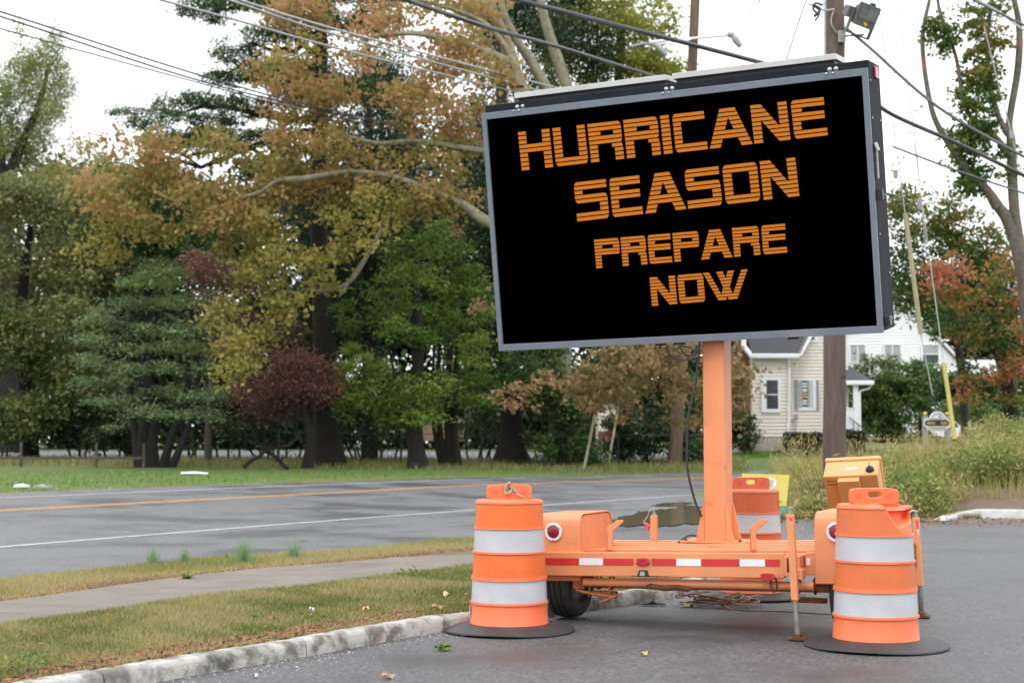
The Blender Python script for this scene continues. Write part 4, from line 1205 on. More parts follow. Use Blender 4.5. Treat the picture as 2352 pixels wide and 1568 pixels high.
hb = obj('face_frame', b, FLM, fl, bevel=.012)
b = MB(); b.box(-.18, .18, -.137, -.131, -.08, .18); obj('glass', b, mat('floodlight_glass', (.09,.10,.095), (.22,.23,.22), scale=5, rough=.1), fl)
b = MB(); b.box(-.03, .06, -.1345, -.131, -.185, -.095); obj('warning_sticker', b, mat('yellow_black_sticker', (.7,.55,.02), (.05,.05,.02), scale=18, rough=.5, lo=.48, hi=.52), fl)
b = MB(); b.box(-.265, -.235, -.06, .02, -.36, .03); b.box(.235, .265, -.06, .02, -.36, .03); b.box(-.265, .265, -.05, .02, -.385, -.355); obj('yoke', b, FLM, fl, bevel=.005)
b = MB(); b.box(.04, .14, -.06, .02, .18, .26); obj('photocell', b, CABLE, fl, bevel=.01)
b = MB(); b.box(-.36, -.23, -.02, .16, -.12, .08); obj('ballast_box', b, FLM, fl, bevel=.015)

YP2 = 62
b2 = W(1551, 1068, YP2); b2.z = H(b2.x, b2.y)
up2 = empty('utility_pole', b2, 0, 'far brown utility pole with two street lamps, leaning behind the middle of the sign', 'utility pole', 'wooden utility poles')
def pole2():
    b = MB(); top = W(1598, -30, YP2)
    ks = [Vector((b2.x, b2.y, b2.z-.05)).lerp(top, k/20) for k in range(21)]
    b.tube(ks, [.285-.09*k/20 for k in range(21)], 16); obj('post', b, POLE2, up2, smooth=60)
    b = MB(); b.tube([W(1492,97,YP2-.5), W(1540,92,YP2-.4), W(1590,89,YP2-.35), W(1676,81,YP2-1.2)], .055, 8); b.tube([W(1500,104,YP2-.5), W(1588,91,YP2-.4)], .035, 6); obj('lamp_arm', b, TRIM, up2, smooth=50)
    b = MB(); b.tube([W(1672,78,YP2-1.2), W(1684,83,YP2-1.25)], [.11,.13], 10); b.tube([W(1684,84,YP2-1.25), W(1690,92,YP2-1.3), W(1702,107,YP2-1.3)], [.10,.16,.09], 12); obj('street_lamp', b, GREY, up2, smooth=50)
    b = MB(); b.tube([W(1447,108,YP2-.6), W(1480,100,YP2-.5), W(1505,101,YP2-.5)], .05, 8); b.tube([W(1505,101,YP2-.5), W(1522,118,YP2-.6), W(1531,128,YP2-.6)], [.1,.15,.08], 12); obj('street_lamp', b, GREY, up2, smooth=50)
under(up2, pole2)

# ------------------------------------------------------------------ overhead wires: each hangs in its own vertical plane
WIRE = mat('wire_dark', (.07,.07,.075), rough=.6); WIREG = mat('wire_grey', (.36,.36,.37), rough=.5)
def wire(px, Y0, Y1, r, m, label, n=10):
    """points on the picture's sight lines, put in the vertical plane joining the two end points"""
    A, Bp = W(px[0][0], px[0][1], Y0), W(px[-1][0], px[-1][1], Y1)
    pts = []
    for (x, y) in px:
        dx, dy, dz = ray(x, y); ex, ey = Bp.x-A.x, Bp.y-A.y
        den = dx*ey - dy*ex
        t = (A.x*ey - A.y*ex)/den if abs(den) > 1e-6 else Y0/dy
        pts.append((dx*t, dy*t, CH+dz*t))
    b = MB(); b.tube(catmull(pts, n), r, 6); o = obj('overhead_wire', b, m, smooth=60)
    c = Vector(pts[0]); 
    for v in o.data.vertices: v.co -= c
    o.location = c
    return tag(o, label, 'wire', 'overhead wires')
wire([(-260,-48),(0,27),(443,168),(735,248),(1113,327),(1300,362)], 36, 66, .028, WIRE, 'upper of the pair of dark wires that enters at the left edge')
wire([(-260,-36),(0,38),(443,181),(735,253),(1113,332),(1300,366)], 36.2, 66.2, .028, WIRE, 'lower of the pair of dark wires that enters at the left edge')
wire([(-260,-8),(0,66),(455,190),(735,263),(1113,336),(1300,370)], 36.4, 66.4, .022, WIRE, 'thin dark wire just under the pair entering at the left edge')
wire([(120,208),(300,250),(520,293),(800,350)], 50, 60, .014, WIREG, 'faint thin wire crossing the dark pine below the dark wires')
wire([(880,385),(1000,425),(1118,445),(1250,470)], 50, 58, .022, WIRE, 'short dark wire low down, left of the sign between the plane tree limbs')
wire([(480,-22),(551,1),(800,76),(1273,201),(1400,233)], 34, 60, .030, WIREG, 'topmost of the pale wires running down to the sign from the top edge')
wire([(480,-14),(551,9),(780,83),(1224,205),(1400,250)], 34.3, 60.3, .032, WIREG, 'second of the pale wires running down to the sign from the top edge')
wire([(200,-48),(369,0),(551,49),(800,118),(1183,211),(1400,262)], 30, 60.6, .028, WIREG, 'lowest pale wire running down to the upper left corner of the sign')
wire([(860,-30),(933,0),(1130,66),(1286,109),(1525,181),(1700,226)], 26, 52, .045, WIRE, 'thick black cable meeting the white edge on top of the sign, left of centre')
wire([(1110,-26),(1190,0),(1470,72),(1750,145),(1950,200),(2051,264),(2200,330),(2352,403),(2480,460)], 24, 33, .042, WIRE, 'thickest black cable passing over the sign in front of the far pole')
wire([(1942,64),(2000,112),(2156,247),(2352,360),(2450,408)], 27, 24, .028, WIRE, 'twisted cable running from the near pole down to the right edge')
wire([(1920,40),(2051,337),(2200,393),(2352,444),(2480,490)][1:], 33, 30, .024, WIRE, 'lowest dark wire between the sign and the right edge')
wire([(2225,-5),(2352,58),(2480,115)], 30, 28, .028, WIRE, 'dark wire cutting the top right corner, upper one')
wire([(2195,-25),(2290,25),(2352,70),(2480,150)], 30.5, 28.5, .022, WIREG, 'pale wire cutting the top right corner, lower one')
wire([(1745,0),(1736,16),(1680,80)], 40, 61, .014, WIRE, 'thin wire from the top edge down to the outer street lamp')
wire([(1853,0),(1845,20),(1805,140)], 30, 30, .012, WIRE, 'thin wire hanging from the top edge to the sign between the two poles')
wire([(1735,0),(1800,25),(1965,122),(2060,170)], 60, 45, .012, WIREG, 'faint thin wire crossing the white sky between the two poles')
wire([(2240,90),(2260,60),(2290,180),(2352,420)][1:], 33, 33, .014, WIREG, 'thin slanting guy wire in front of the ivy covered tree')
wire([(1688,104),(1720,125),(1800,180)], 61, 50, .012, WIREG, 'thin lead running from the outer street lamp to the sign top')
# guy wires with yellow guards
YG = mat('yellow_guard', (.40,.33,.07), (.32,.26,.06), scale=4, rough=.5)
YG2 = mat('pale_guard', (.36,.32,.18), (.30,.26,.15), scale=4, rough=.5)
def guy(name, top, g0, g1, bot, Y0, Y1, r, m, label):
    pts = [(W(*top, Y0)), W(*g0, Y0+(Y1-Y0)*.6), W(*g1, Y0+(Y1-Y0)*.95)]
    if bot: pts.append(W(*bot, Y1))
    root = empty(name, pts[2] if not bot else pts[-1], 0, label, 'guy wire', 'guy wires with yellow guards')
    def f():
        b = MB(); b.tube(pts, r*.22, 6); obj('cable', b, WIREG, root)
        b = MB(); b.tube([pts[1], pts[1].lerp(pts[2], .5), pts[2]], r, 10); obj('guard', b, m, root, smooth=60)
    under(root, f)
guy('guy_wire', (1432,560), (1374,915), (1341,1078), None, 60, 56, .055, YG2, 'leaning guy wire with a long pale yellow guard, left one under the sign')
guy('guy_wire', (1480,600), (1421,930), (1396,1068), None, 62, 60, .05, YG2, 'leaning guy wire with a pale yellow guard, right one under the sign')
guy('guy_wire', (2051,282), (2079,490), (2115,767), (2142,905), 30, 30, .05, YG2, 'guy wire with its pale guard high up, just right of the sign')
guy('guy_wire', (2100,330), (2168,835), (2193,1010), None, 33, 31, .05, YG, 'guy wire with a bright yellow guard ending in the weeds beside the white signboard')
wire([(2061,-10),(2080,150),(2106,356),(2128,590)], 33, 33, .012, WIREG, 'upper length of thin guy wire against the sky, right of the sign')
wire([(2016,-10),(2026,70),(2035,145)], 31, 31, .012, WIREG, 'faint thin guy wire dropping behind the red lamp of the sign')
# splice in the right guy wires
for (x, y, lab) in ((2057, 400, 'small grey insulator on the guy wire just right of the sign'), (2112, 470, 'small grey insulator on the guy wire above the red maple leaves'), (2324, 310, 'white insulator on the slanting guy wire by the ivy covered tree')):
    c = W(x, y, 33); b = MB(); b.tube([(0,0,-.09),(0,0,.09)], [.05,.06], 8); o = obj('insulator', b, GREY, smooth=50); o.location = c; tag(o, lab, 'insulator')

# ------------------------------------------------------------------ signs
ys_ = W(1757, 1184, 26.0); ys_.z = H(ys_.x, ys_.y)
yb = empty('lawn_sign', ys_, 0, 'yellow lawn sign with a green strip and a round white emblem, behind the dirty drum', 'lawn sign')
YEL = mat('yellow_sign_board', (.72,.60,.14), (.68,.56,.13), scale=3, rough=.5); GRN = mat('green_sign_print', (.08,.32,.24), rough=.5)
def lawn():
    Y = 26.0
    def quad(b, P, d0, d1):
        b.hexa([W(*P[3], Y+d1), W(*P[2], Y+d1), W(*P[2], Y+d1+.02), W(*P[3], Y+d1+.02), W(*P[0], Y+d1), W(*P[1], Y+d1), W(*P[1], Y+d1+.02), W(*P[0], Y+d1+.02)])
    b = MB(); quad(b, [(1704.5,1086.5),(1813.5,1090),(1804,1184),(1697,1179)], 0, 0); bo = obj('sign_board', b, YEL, yb)
    b = MB(); b.add([W(1699,1157,Y-.003), W(1807,1161,Y-.003), W(1804,1183.5,Y-.003), W(1697,1178.5,Y-.003)], [(0,1,2,3)]); obj('green_strip', b, GRN, bo, fix=False)
    b = MB(); c = W(1771.5,1109,Y-.004); b.lathe([(.092,0),(.001,-.001)], 32, c=tuple(c), axis='y'); obj('round_emblem', b, WPL, bo)
    b = MB(); b.add([W(x, y, Y-.009) for x, y in [(1765,1103),(1773,1100),(1778,1104),(1774,1108),(1776,1116),(1768,1118),(1766,1110)]], [tuple(range(7))]); obj('emblem_mark', b, mat('pale_green_print', (.35,.5,.42), rough=.5), bo, fix=False)
    b = MB(); rr = random.Random(2)
    for k in range(8):
        x = 1770+k*3.4; y0 = 1147+rr.random()*3; b.add([W(x, y0, Y-.004), W(x+2.3, y0, Y-.004), W(x+2.3, y0+5+rr.random()*3, Y-.004), W(x, y0+6, Y-.004)], [(0,1,2,3)])
    for k in range(6):
        x = 1747+k*2.6; b.add([W(x, 1101-k*.3, Y-.004), W(x+1.6, 1101-k*.3, Y-.004), W(x+1.6, 1103, Y-.004), W(x, 1103, Y-.004)], [(0,1,2,3)])
    obj('blurred_lettering', b, mat('olive_print', (.35,.36,.06), rough=.5), bo, fix=False)
    b = MB()
    for x in (1722, 1782): b.tube([W(x,1184,Y+.03), W(x,1196,Y+.03)], .006, 5)
    obj('wire_stake', b, CHROME, yb)
under(yb, lawn)
# ornate white business sign
YS = 46
sb = W(2152, 1003, YS); sroot = empty('ornate_signboard', (sb.x, sb.y, H(sb.x, sb.y)), 0, 'ornate white framed signboard with an arched top and dark gold lettered panel, among the weeds', 'signboard')
def s10(x, y): return ((x/10.456)+2280)*.91875, ((y/10.456)+960)*.91875
def osign():
    def panel(name, pts, y0, y1, m, par=sroot):
        b = MB(); P = [W(*s10(x, y), YS) for x, y in pts]; b.prism([(p.x, p.z) for p in P], YS+y0, YS+y1); return obj(name, b, m, par)
    arch = [(455,930)] + [(670+218*math.cos(t), 925-215*math.sin(t)) for t in [math.pi - math.pi*k/16 for k in range(17)]] + [(890,930)]
    panel('arch_frame', arch, 0, .05, TRIM)
    arch2 = [(670+180*math.cos(t), 925-178*math.sin(t)) for t in [math.pi - math.pi*k/16 for k in range(17)]]
    GP = mat('grey_sign_panel', (.16,.17,.19), (.5,.5,.52), scale=14, rough=.5)
    panel('arch_panel', arch2, -.012, -.002, GP)
    ring = [(670+150*math.cos(t), 925-140*math.sin(t)) for t in [math.pi - math.pi*k/16 for k in range(17)]] + [(670+132*math.cos(t), 925-122*math.sin(t)) for t in [math.pi*k/16 for k in range(17)]]
    panel('arch_ring', ring, -.022, -.0125, TRIM)
    panel('emblem', [(590,800),(640,770),(700,800),(680,860),(720,915),(650,880),(600,900),(560,850)], -.022, -.0125, TRIM)
    fr_ = [(320,960),(365,905),(930,905),(970,930),(975,965),(1035,980),(1040,1075),(985,1130),(935,1150),(905,1200),(840,1215),(790,1280),(690,1290),(560,1280),(480,1215),(400,1195),(385,1140),(310,1080)]
    panel('frame', fr_, .0, .05, TRIM)
    panel('name_panel', [(335,975),(375,935),(920,935),(985,1000),(965,1070),(905,1090),(400,1090),(340,1060)], -.012, -.002, mat('dark_brown_panel', (.03,.025,.025), rough=.4))
    panel('lower_panel', [(415,1112),(900,1112),(895,1180),(830,1195),(450,1190)], -.012, -.002, mat('grey_lower_panel', (.32,.31,.30), (.45,.44,.42), scale=20, rough=.5))
    GO = mat('gold_lettering', (.42,.28,.07), (.3,.2,.06), scale=10, rough=.4)
    b = MB()
    for k, (x, w_) in enumerate([(385,50),(445,35),(490,40),(540,45),(815,40),(862,34),(903,30)]):
        a, c = W(*s10(x, 1055), YS), W(*s10(x+w_, 975+8*(k % 2)), YS); b.box(a.x, c.x, YS-.02, YS-.0125, a.z, c.z)
    obj('gold_letters', b, GO, sroot)
    panel('gold_figure', [(745,965),(795,985),(800,1040),(765,1070),(755,1020)], -.022, -.0125, GO)
    for x in (380, 965):
        a = W(*s10(x, 1300), YS); z1 = W(*s10(x, 830), YS).z; b = MB(); b.box(a.x-.08, a.x+.08, YS+.06, YS+.2, H(a.x, YS)-.1, z1); po = obj('post', b, GREY, sroot)
        b = MB(); b.sphere((a.x, YS+.13, z1+.06), .07, 6); obj('ball_finial', b, mat('brass', (.6,.45,.15), rough=.3, metal=.6) if x < 500 else bpy.data.materials['brass'], po, smooth=60)
under(sroot, osign)

# ------------------------------------------------------------------ fences under the trees
FEN = mat('grey_fence_wood', (.10,.085,.07), (.06,.05,.045), scale=6, rough=.9)
YF = 53
rf = empty('rail_fence', (W(150,1070,YF).x, YF, H(W(150,1070,YF).x, YF)), 0, 'low dark wooden rail fence under the trees at the left', 'fence')
def rfence():
    for px_ in (-180, -60, 48, 221, 330):
        p = W(px_, 1070, YF); z0 = H(p.x, YF); b = MB(); b.box(p.x-.04, p.x+.04, YF-.04, YF+.04, z0-.1, z0+.85); obj('post', b, FEN, rf)
    for a, c in ((-180,-60),(-60,48),(48,221),(221,330)):
        p, q = W(a, 1051, YF), W(c, 1052, YF); b = MB(); b.box(p.x, q.x, YF-.07, YF-.041, p.z-.05, p.z+.04); obj('rail', b, FEN, rf)
    p, q = W(-180, 1072, YF), W(330, 1076, YF); b = MB(); b.box(p.x, q.x, YF-.05, YF-.02, q.z-.03, q.z+.05); obj('rail', b, FEN, rf)
under(rf, rfence)
YC = 62
cf = empty('chain_link_fence', (W(1100,1068,YC).x, YC, H(W(1100,1068,YC).x, YC)), 0, 'thin dark chain link fence behind the tree trunks, left of the sign', 'fence')
def cfence():
    PX = [640, 921, 1106, 1206, 1420, 1620]
    for px_ in PX:
        p = W(px_, 1065, YC); z0 = H(p.x, YC); b = MB(); b.tube([(p.x, YC, z0-.05), (p.x, YC, z0+1.25)], .045, 8); obj('post', b, CABLE, cf)
    for a, c in zip(PX, PX[1:]):
        p, q = W(a, 1065, YC), W(c, 1065, YC); z0 = H(p.x, YC)+1.2; z1 = H(q.x, YC)+1.2; b = MB(); b.tube([(p.x, YC, z0), (q.x, YC, z1)], .02, 6); obj('top_rail', b, CABLE, cf)
    p, q = W(PX[0], 1065, YC), W(PX[-1], 1065, YC); b = MB(); x = p.x
    while x < q.x:
        z0 = H(x, YC)
        for s_ in (-1, 1): b.tube([(x, YC+.01, z0 if s_ > 0 else z0+1.15), (x+.9, YC+.01, z0+1.15 if s_ > 0 else z0)], .006, 3, cap=False)
        x += .3
    tag(obj('wire_mesh', b, CABLE, cf, fix=False), kind='stuff')
under(cf, cfence)
# lone metal stake by the house
# hedges
def hedge(px0, px1, py0, py1, Y, label, dep=1.2):
    a, c = W(px0, py1, Y), W(px1, py0, Y); root = empty('hedge', ((a.x+c.x)/2, Y, a.z), 0, label, 'hedge', 'clipped hedges by the cream house')
    def f():
        rng = np.random.default_rng(int(px0)); n = int((c.x-a.x)*(c.z-a.z)*420)
        C = np.stack([rng.uniform(a.x, c.x, n), Y+rng.uniform(0, dep, n)*rng.uniform(0,1,n), a.z+(c.z-a.z)*rng.uniform(0,1,n)**.8], 1)
        np_mesh('foliage', leaf_quads(C, .13, rng, up=.2), n, 4, rng.normal(.35, .18, n), LM['hedge'], root)
        b = MB(); b.box(a.x+.08, c.x-.08, Y+.12, Y+dep, a.z-.5, c.z-.08); obj('hedge_core', b, BARKD, root)
    under(root, f)
# ------------------------------------------------------------------ vegetation
BARKD = mat('dark_bark', (.022,.018,.016), (.011,.010,.009), scale=12, rough=.95, bump=.8, bscale=40, stretch=(1,1,.25))
BARKM = mat('brown_bark', (.075,.06,.048), (.04,.032,.026), scale=10, rough=.95, bump=.8, bscale=35, stretch=(1,1,.3))
BARKS = mat('plane_tree_bark', (.25,.235,.16), (.15,.14,.09), scale=3.5, rough=.85, bump=.3, c3=(.12,.10,.065), s3=6, lo3=.55, hi3=.62)
BARKR = mat('grey_ivy_bark', (.15,.135,.11), (.08,.07,.055), scale=7, rough=.95, bump=.6, c3=(.2,.11,.075), s3=1.5, lo3=.55, hi3=.65)
def g(*a): return tuple(a)
LM = {
 'olive': leafmat('olive_leaves', [(.06,.085,.028),(.13,.16,.055),(.21,.225,.085),(.28,.24,.12)]),
 'pale': leafmat('pale_green_leaves', [(.10,.13,.04),(.20,.24,.08),(.28,.30,.10),(.34,.30,.10)], .45),
 'pine': leafmat('pine_needles', [(.018,.045,.016),(.04,.085,.025),(.065,.12,.035),(.09,.14,.04)], .2),
 'yew': leafmat('blue_green_needles', [(.06,.095,.05),(.12,.175,.085),(.19,.26,.115),(.25,.36,.10)], .25),
 'cedar': leafmat('bright_green_fronds', [(.045,.09,.018),(.09,.165,.03),(.16,.255,.045),(.26,.35,.065)], .3),
 'hemlock': leafmat('dark_drooping_needles', [(.012,.03,.014),(.025,.055,.025),(.045,.08,.035),(.06,.10,.04)], .2),
 'plane': leafmat('plane_leaves', [(.13,.16,.04),(.23,.225,.055),(.34,.265,.085),(.46,.28,.13),(.48,.22,.14)], .5),
 'plane_y': leafmat('plane_yellow_leaves', [(.15,.175,.045),(.28,.265,.065),(.40,.335,.10),(.48,.36,.14)], .5),
 'plane_p': leafmat('faded_plane_leaves', [(.13,.13,.05),(.25,.21,.09),(.38,.26,.13),(.46,.27,.17)], .45),
 'burg': leafmat('burgundy_leaves', [(.09,.045,.04),(.18,.08,.07),(.27,.12,.10),(.34,.17,.13)], .3),
 'ygreen': leafmat('yellow_green_leaves', [(.07,.11,.02),(.16,.21,.035),(.30,.32,.06),(.46,.36,.07)], .5),
 'maple': leafmat('maple_leaves', [(.04,.09,.022),(.08,.14,.03),(.20,.19,.045),(.40,.20,.06),(.55,.20,.13)], .45),
 'shrub': leafmat('shrub_leaves', [(.025,.055,.018),(.05,.10,.028),(.09,.16,.04),(.15,.20,.05)], .3),
 'hedge': leafmat('hedge_leaves', [(.02,.04,.012),(.04,.07,.018),(.07,.10,.03)], .2),
 'ivy': leafmat('ivy_leaves', [(.04,.09,.02),(.08,.16,.03),(.17,.19,.04),(.36,.22,.05)], .4),
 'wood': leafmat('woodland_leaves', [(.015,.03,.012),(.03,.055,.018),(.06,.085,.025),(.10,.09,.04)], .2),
 'weed': leafmat('weed_leaves', [(.08,.16,.04),(.17,.24,.06),(.31,.31,.09),(.46,.37,.16),(.38,.26,.14)], .35),
 'grass': leafmat('grass_blades', [(.085,.14,.03),(.19,.21,.06),(.34,.31,.12),(.47,.39,.20),(.30,.19,.12)], .3),
 'lawn': leafmat('lawn_blades', [(.07,.19,.02),(.13,.27,.03),(.20,.32,.05),(.32,.30,.09)], .3),
 'tuft': leafmat('blue_green_grass', [(.12,.24,.10),(.2,.34,.16),(.34,.45,.22)], .4),
 'litter': leafmat('dead_leaves', [(.10,.05,.03),(.24,.12,.06),(.38,.20,.09),(.5,.38,.12)], .2),
}
def trunk_mesh(parent, pts, radii, m, n=14, name='trunk', flare=0, seed=0):
    rng = np.random.default_rng(seed); b = MB(); p = catmull(pts, 6); k = len(p)
    rr = [float(np.interp(i/(k-1), np.linspace(0,1,len(radii)), radii)) for i in range(k)]
    b.tube(p, rr, n)
    v = np.array(b.v)
    for i in range(k):
        for j in range(n):
            t = 2*math.pi*j/n; f = 1 + .08*math.sin(3*t+i*.4+seed)+.05*math.sin(5*t+seed*2)
            if flare: f *= 1 + flare*math.exp(-i/ (k*.06+.6))*(1+.35*math.sin(5*t+seed))
            c = np.array(p[i]); v[i*n+j] = c + (v[i*n+j]-c)*f
    b.v = [tuple(x) for x in v]
    o = obj(name, b, m, parent, smooth=70, fix=False)
    if parent is not None: reloc(o, parent)
    return o
def limbs(parent, m, starts, targets, r0, seed, name='limb', n=6, sag=.06):
    rng = np.random.default_rng(seed); b = MB()
    for (s_, t_) in zip(starts, targets):
        p = wobble(s_, t_, 7, .5, rng, sag); b.tube(p, [r0*(1-.82*i/7) for i in range(8)], n)
        for k in range(4):
            i = rng.integers(2, 7); q = p[i]; L_ = np.linalg.norm(np.array(t_)-np.array(s_))*.35
            d = rng.normal(size=3); d[2] = abs(d[2])*.6; e = q + d/np.linalg.norm(d)*L_
            b.tube(wobble(q, e, 4, .6, rng), [r0*.32, r0*.25, r0*.2, r0*.12, r0*.05], 5)
    o = obj(name, b, m, parent, smooth=70, fix=False)
    if parent is not None: reloc(o, parent)
    return o
def cloud(n, x0, x1, y0, y1, Y, rx, ry, seed, tint=.5, inside=None, ty=0.0, dY=2.0):
    """scatter n clumps inside an image-region box (or polygon test)"""
    r_ = random.Random(seed); out = []
    while len(out) < n:
        x, y = r_.uniform(x0, x1), r_.uniform(y0, y1)
        if inside and not inside(x, y): continue
        s_ = r_.uniform(.75, 1.3)
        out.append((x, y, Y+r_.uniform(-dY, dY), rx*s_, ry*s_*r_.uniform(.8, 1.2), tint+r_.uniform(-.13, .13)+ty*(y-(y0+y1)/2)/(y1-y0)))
    return out
def poly_in(P):
    def f(x, y):
        c = False; j = len(P)-1
        for i in range(len(P)):
            if (P[i][1] > y) != (P[j][1] > y) and x < (P[j][0]-P[i][0])*(y-P[i][1])/(P[j][1]-P[i][1])+P[i][0]: c = not c
            j = i
        return c
    return f
def tree(name, basepx, Y, label, cat='tree', group=None):
    p = W(basepx[0], basepx[1], Y); z = H(p.x, Y)
    return empty(name, (p.x, Y, z), 0, label, cat, group)
def trunk_px(root, pts, rpx, m, Y=None, **k):
    Y = Y or root.location.y
    P = [W(x, y, Y + (q[0] if q else 0)) for x, y, *q in pts]
    P[0].z = min(P[0].z, root.location.z + .0) - .12 if k.pop('ground', True) else P[0].z
    return trunk_mesh(root, [tuple(p) for p in P], [r*Y/F for r in rpx], m, **k)

# far woodland: one mass closing the view behind the trees
rng = np.random.default_rng(77)
wl = cloud(70, 500, 1760, 860, 1015, 100, 60, 34, 6, .4, dY=4) + cloud(80, 150, 1200, 430, 760, 98, 60, 46, 7, .35, dY=4) + cloud(120, -500, 900, 470, 1010, 100, 75, 60, 1, .4, dY=6) + cloud(90, 800, 1760, 330, 1000, 102, 75, 60, 2, .35, dY=6) + cloud(46, 2080, 2750, 640, 980, 118, 60, 50, 3, .5, dY=6) + cloud(16, -500, 180, 400, 560, 96, 60, 50, 4, .7)
wo_ = crown(None, LM['wood'], wl, leaf=.55, cover=2.6, seed=5, spray=1.9, up=0, name='far_woodland'); tag(wo_, 'dark mass of distant woodland closing the view behind the roadside trees', 'woodland', kind='stuff')

# 1 pale feathery tree at the far left
t = tree('pale_feathery_tree', (20, 1050), 82, 'tall pale green feathery tree against the white sky at the left edge')
trunk_px(t, [(20,1050),(10,800),(6,560),(14,440),(50,330),(90,240),(112,150)], [34,26,22,17,11,7,3], BARKD, seed=1)
trunk_px(t, [(12,470),(0,330),(-10,200)], [14,8,3], BARKD, seed=2, name='limb', ground=False)
trunk_px(t, [(30,520),(70,460),(120,410),(170,395),(205,365)], [9,7,5,3,1.5], BARKD, seed=3, name='limb', ground=False)
cl = [(128,85,82,15,34,.6),(105,125,82,40,42,.5),(60,150,83,50,45,.45),(125,175,82,38,48,.5),(30,200,82,60,60,.4),(100,235,82,48,48,.55),(150,205,82,22,36,.6),(50,290,83,60,50,.45),(130,262,81,32,34,.55),(10,340,82,60,55,.4),(90,320,82,48,34,.5),(60,365,83,45,34,.5),(-40,240,83,60,90,.45),(150,392,80,50,38,.8,.6),(190,330,80,38,30,.85,.55),(232,372,80,34,26,.8,.5),(110,410,80,50,26,.85,.6),(40,80,83,20,34,.6,.5)]
crown(t, LM['pale'], cl, leaf=.18, cover=2.0, seed=11, per=26, spray=.5, flat=1.2, hang=.6, aspect=.35)

# 2 olive trees at the left
t = tree('olive_green_tree', (60, 1062), 66, 'broad olive green tree with brownish leaves at the left edge, behind the rail fence')
trunk_px(t, [(70,1062),(60,900),(50,700),(70,520)], [22,18,14,6], BARKD, seed=4)
cl = cloud(44, -260, 250, 420, 720, 66, 62, 46, 21, .62, dY=3) + cloud(34, -260, 230, 700, 985, 65, 60, 46, 22, .42, dY=3) + [(230,440,66,55,45,.85),(120,450,66,60,50,.8)]
crown(t, LM['olive'], cl, leaf=.2, cover=1.7, seed=12, per=40, spray=.75, flat=.5, droop=.3)
t = tree('dark_evergreen_tree', (330, 1058), 68, 'dark green tree filling the gap above the layered blue green tree')
trunk_px(t, [(300,1058),(330,860),(345,650),(350,480)], [18,15,11,5], BARKD, seed=5)
cl = cloud(30, 190, 520, 430, 640, 69, 55, 42, 23, .3, dY=3) + cloud(18, 190, 330, 400, 470, 69, 50, 36, 24, .5)
crown(t, LM['shrub'], cl, leaf=.2, cover=1.8, seed=13, spray=.8)

# 6 tall pine
t = tree('tall_white_pine', (757, 1070), 57, 'tall dark pine with level branches and a massive black trunk, its top against the sky')
trunk_px(t, [(757,1070),(748,960),(742,800),(735,600),(732,400),(735,200),(738,40),(740,-120)], [30,26,24,21,19,16,14,11], BARKD, seed=6, flare=.4)
cl = []
rr = random.Random(31)
for (x0, x1, y, th) in [(440,660,20,26),(560,680,-40,28),(420,520,42,18),(560,700,85,26),(505,600,130,30),(480,660,180,26),(560,730,165,28),(370,640,248,26),(300,560,285,16),(265,330,262,12),(420,660,320,24),(330,520,330,22),(720,900,0,34),(700,900,60,34),(740,880,210,40),(640,740,230,30),(540,700,390,26),(300,440,420,22)]:
    n = max(2, int((x1-x0)/34))
    for k in range(n):
        u_ = (k+.5)/n
        cl.append((x0+(x1-x0)*u_+rr.uniform(-8,8), y+rr.uniform(-9,9)-10*math.sin(math.pi*u_), 57+rr.uniform(-2,2), 30*rr.uniform(.8,1.2), th*rr.uniform(.7,1.1), .45+rr.uniform(-.2,.2)))
crown(t, LM['pine'], cl, leaf=.19, cover=3.2, seed=14, per=36, spray=.5, flat=.35, aspect=.26, up=.25, radial=True)
st = [W(738,y,57) for y in (60,130,190,270,300,340,60,250)]; tg = [W(*p,57) for p in ((460,35),(560,110),(500,170),(390,265),(290,270),(350,330),(880,20),(860,200))]
limbs(t, BARKD, st, tg, .16, 61, sag=.03)

# dark drooping trees behind the bright cedar
t = tree('drooping_hemlock', (1180, 1068), 62, 'tall dark hemlock with a flared black trunk by the left edge of the sign')
trunk_px(t, [(1180,1068),(1176,1000),(1172,900),(1168,700),(1160,420),(1150,150),(1148,-60)], [30,26,24,21,17,12,8], BARKD, seed=7, flare=.75)
cl = cloud(26, 950, 1250, 380, 640, 63, 42, 55, 41, .45) + cloud(20, 1000, 1250, 620, 820, 63, 42, 50, 42, .35) + cloud(26, 1080, 1400, -30, 400, 66, 50, 60, 43, .5)
crown(t, LM['hemlock'], cl, leaf=.22, cover=1.8, seed=15, spray=.7, flat=1.5, hang=1.4, aspect=.3, droop=.5)
t = tree('drooping_spruce', (860, 1062), 64, 'dark spruce with hanging sprays behind the plane tree, right of the massive black trunk')
trunk_px(t, [(850,1062),(850,800),(848,400),(845,100)], [20,17,12,6], BARKD, seed=8)
cl = cloud(30, 690, 960, 420, 720, 64, 45, 58, 44, .4) + cloud(16, 690, 900, 700, 960, 64, 42, 45, 45, .3) + cloud(18, 700, 960, 150, 420, 65, 50, 50, 46, .4)
crown(t, LM['hemlock'], cl, leaf=.22, cover=1.8, seed=16, spray=.7, flat=1.5, hang=1.4, aspect=.3, droop=.5)

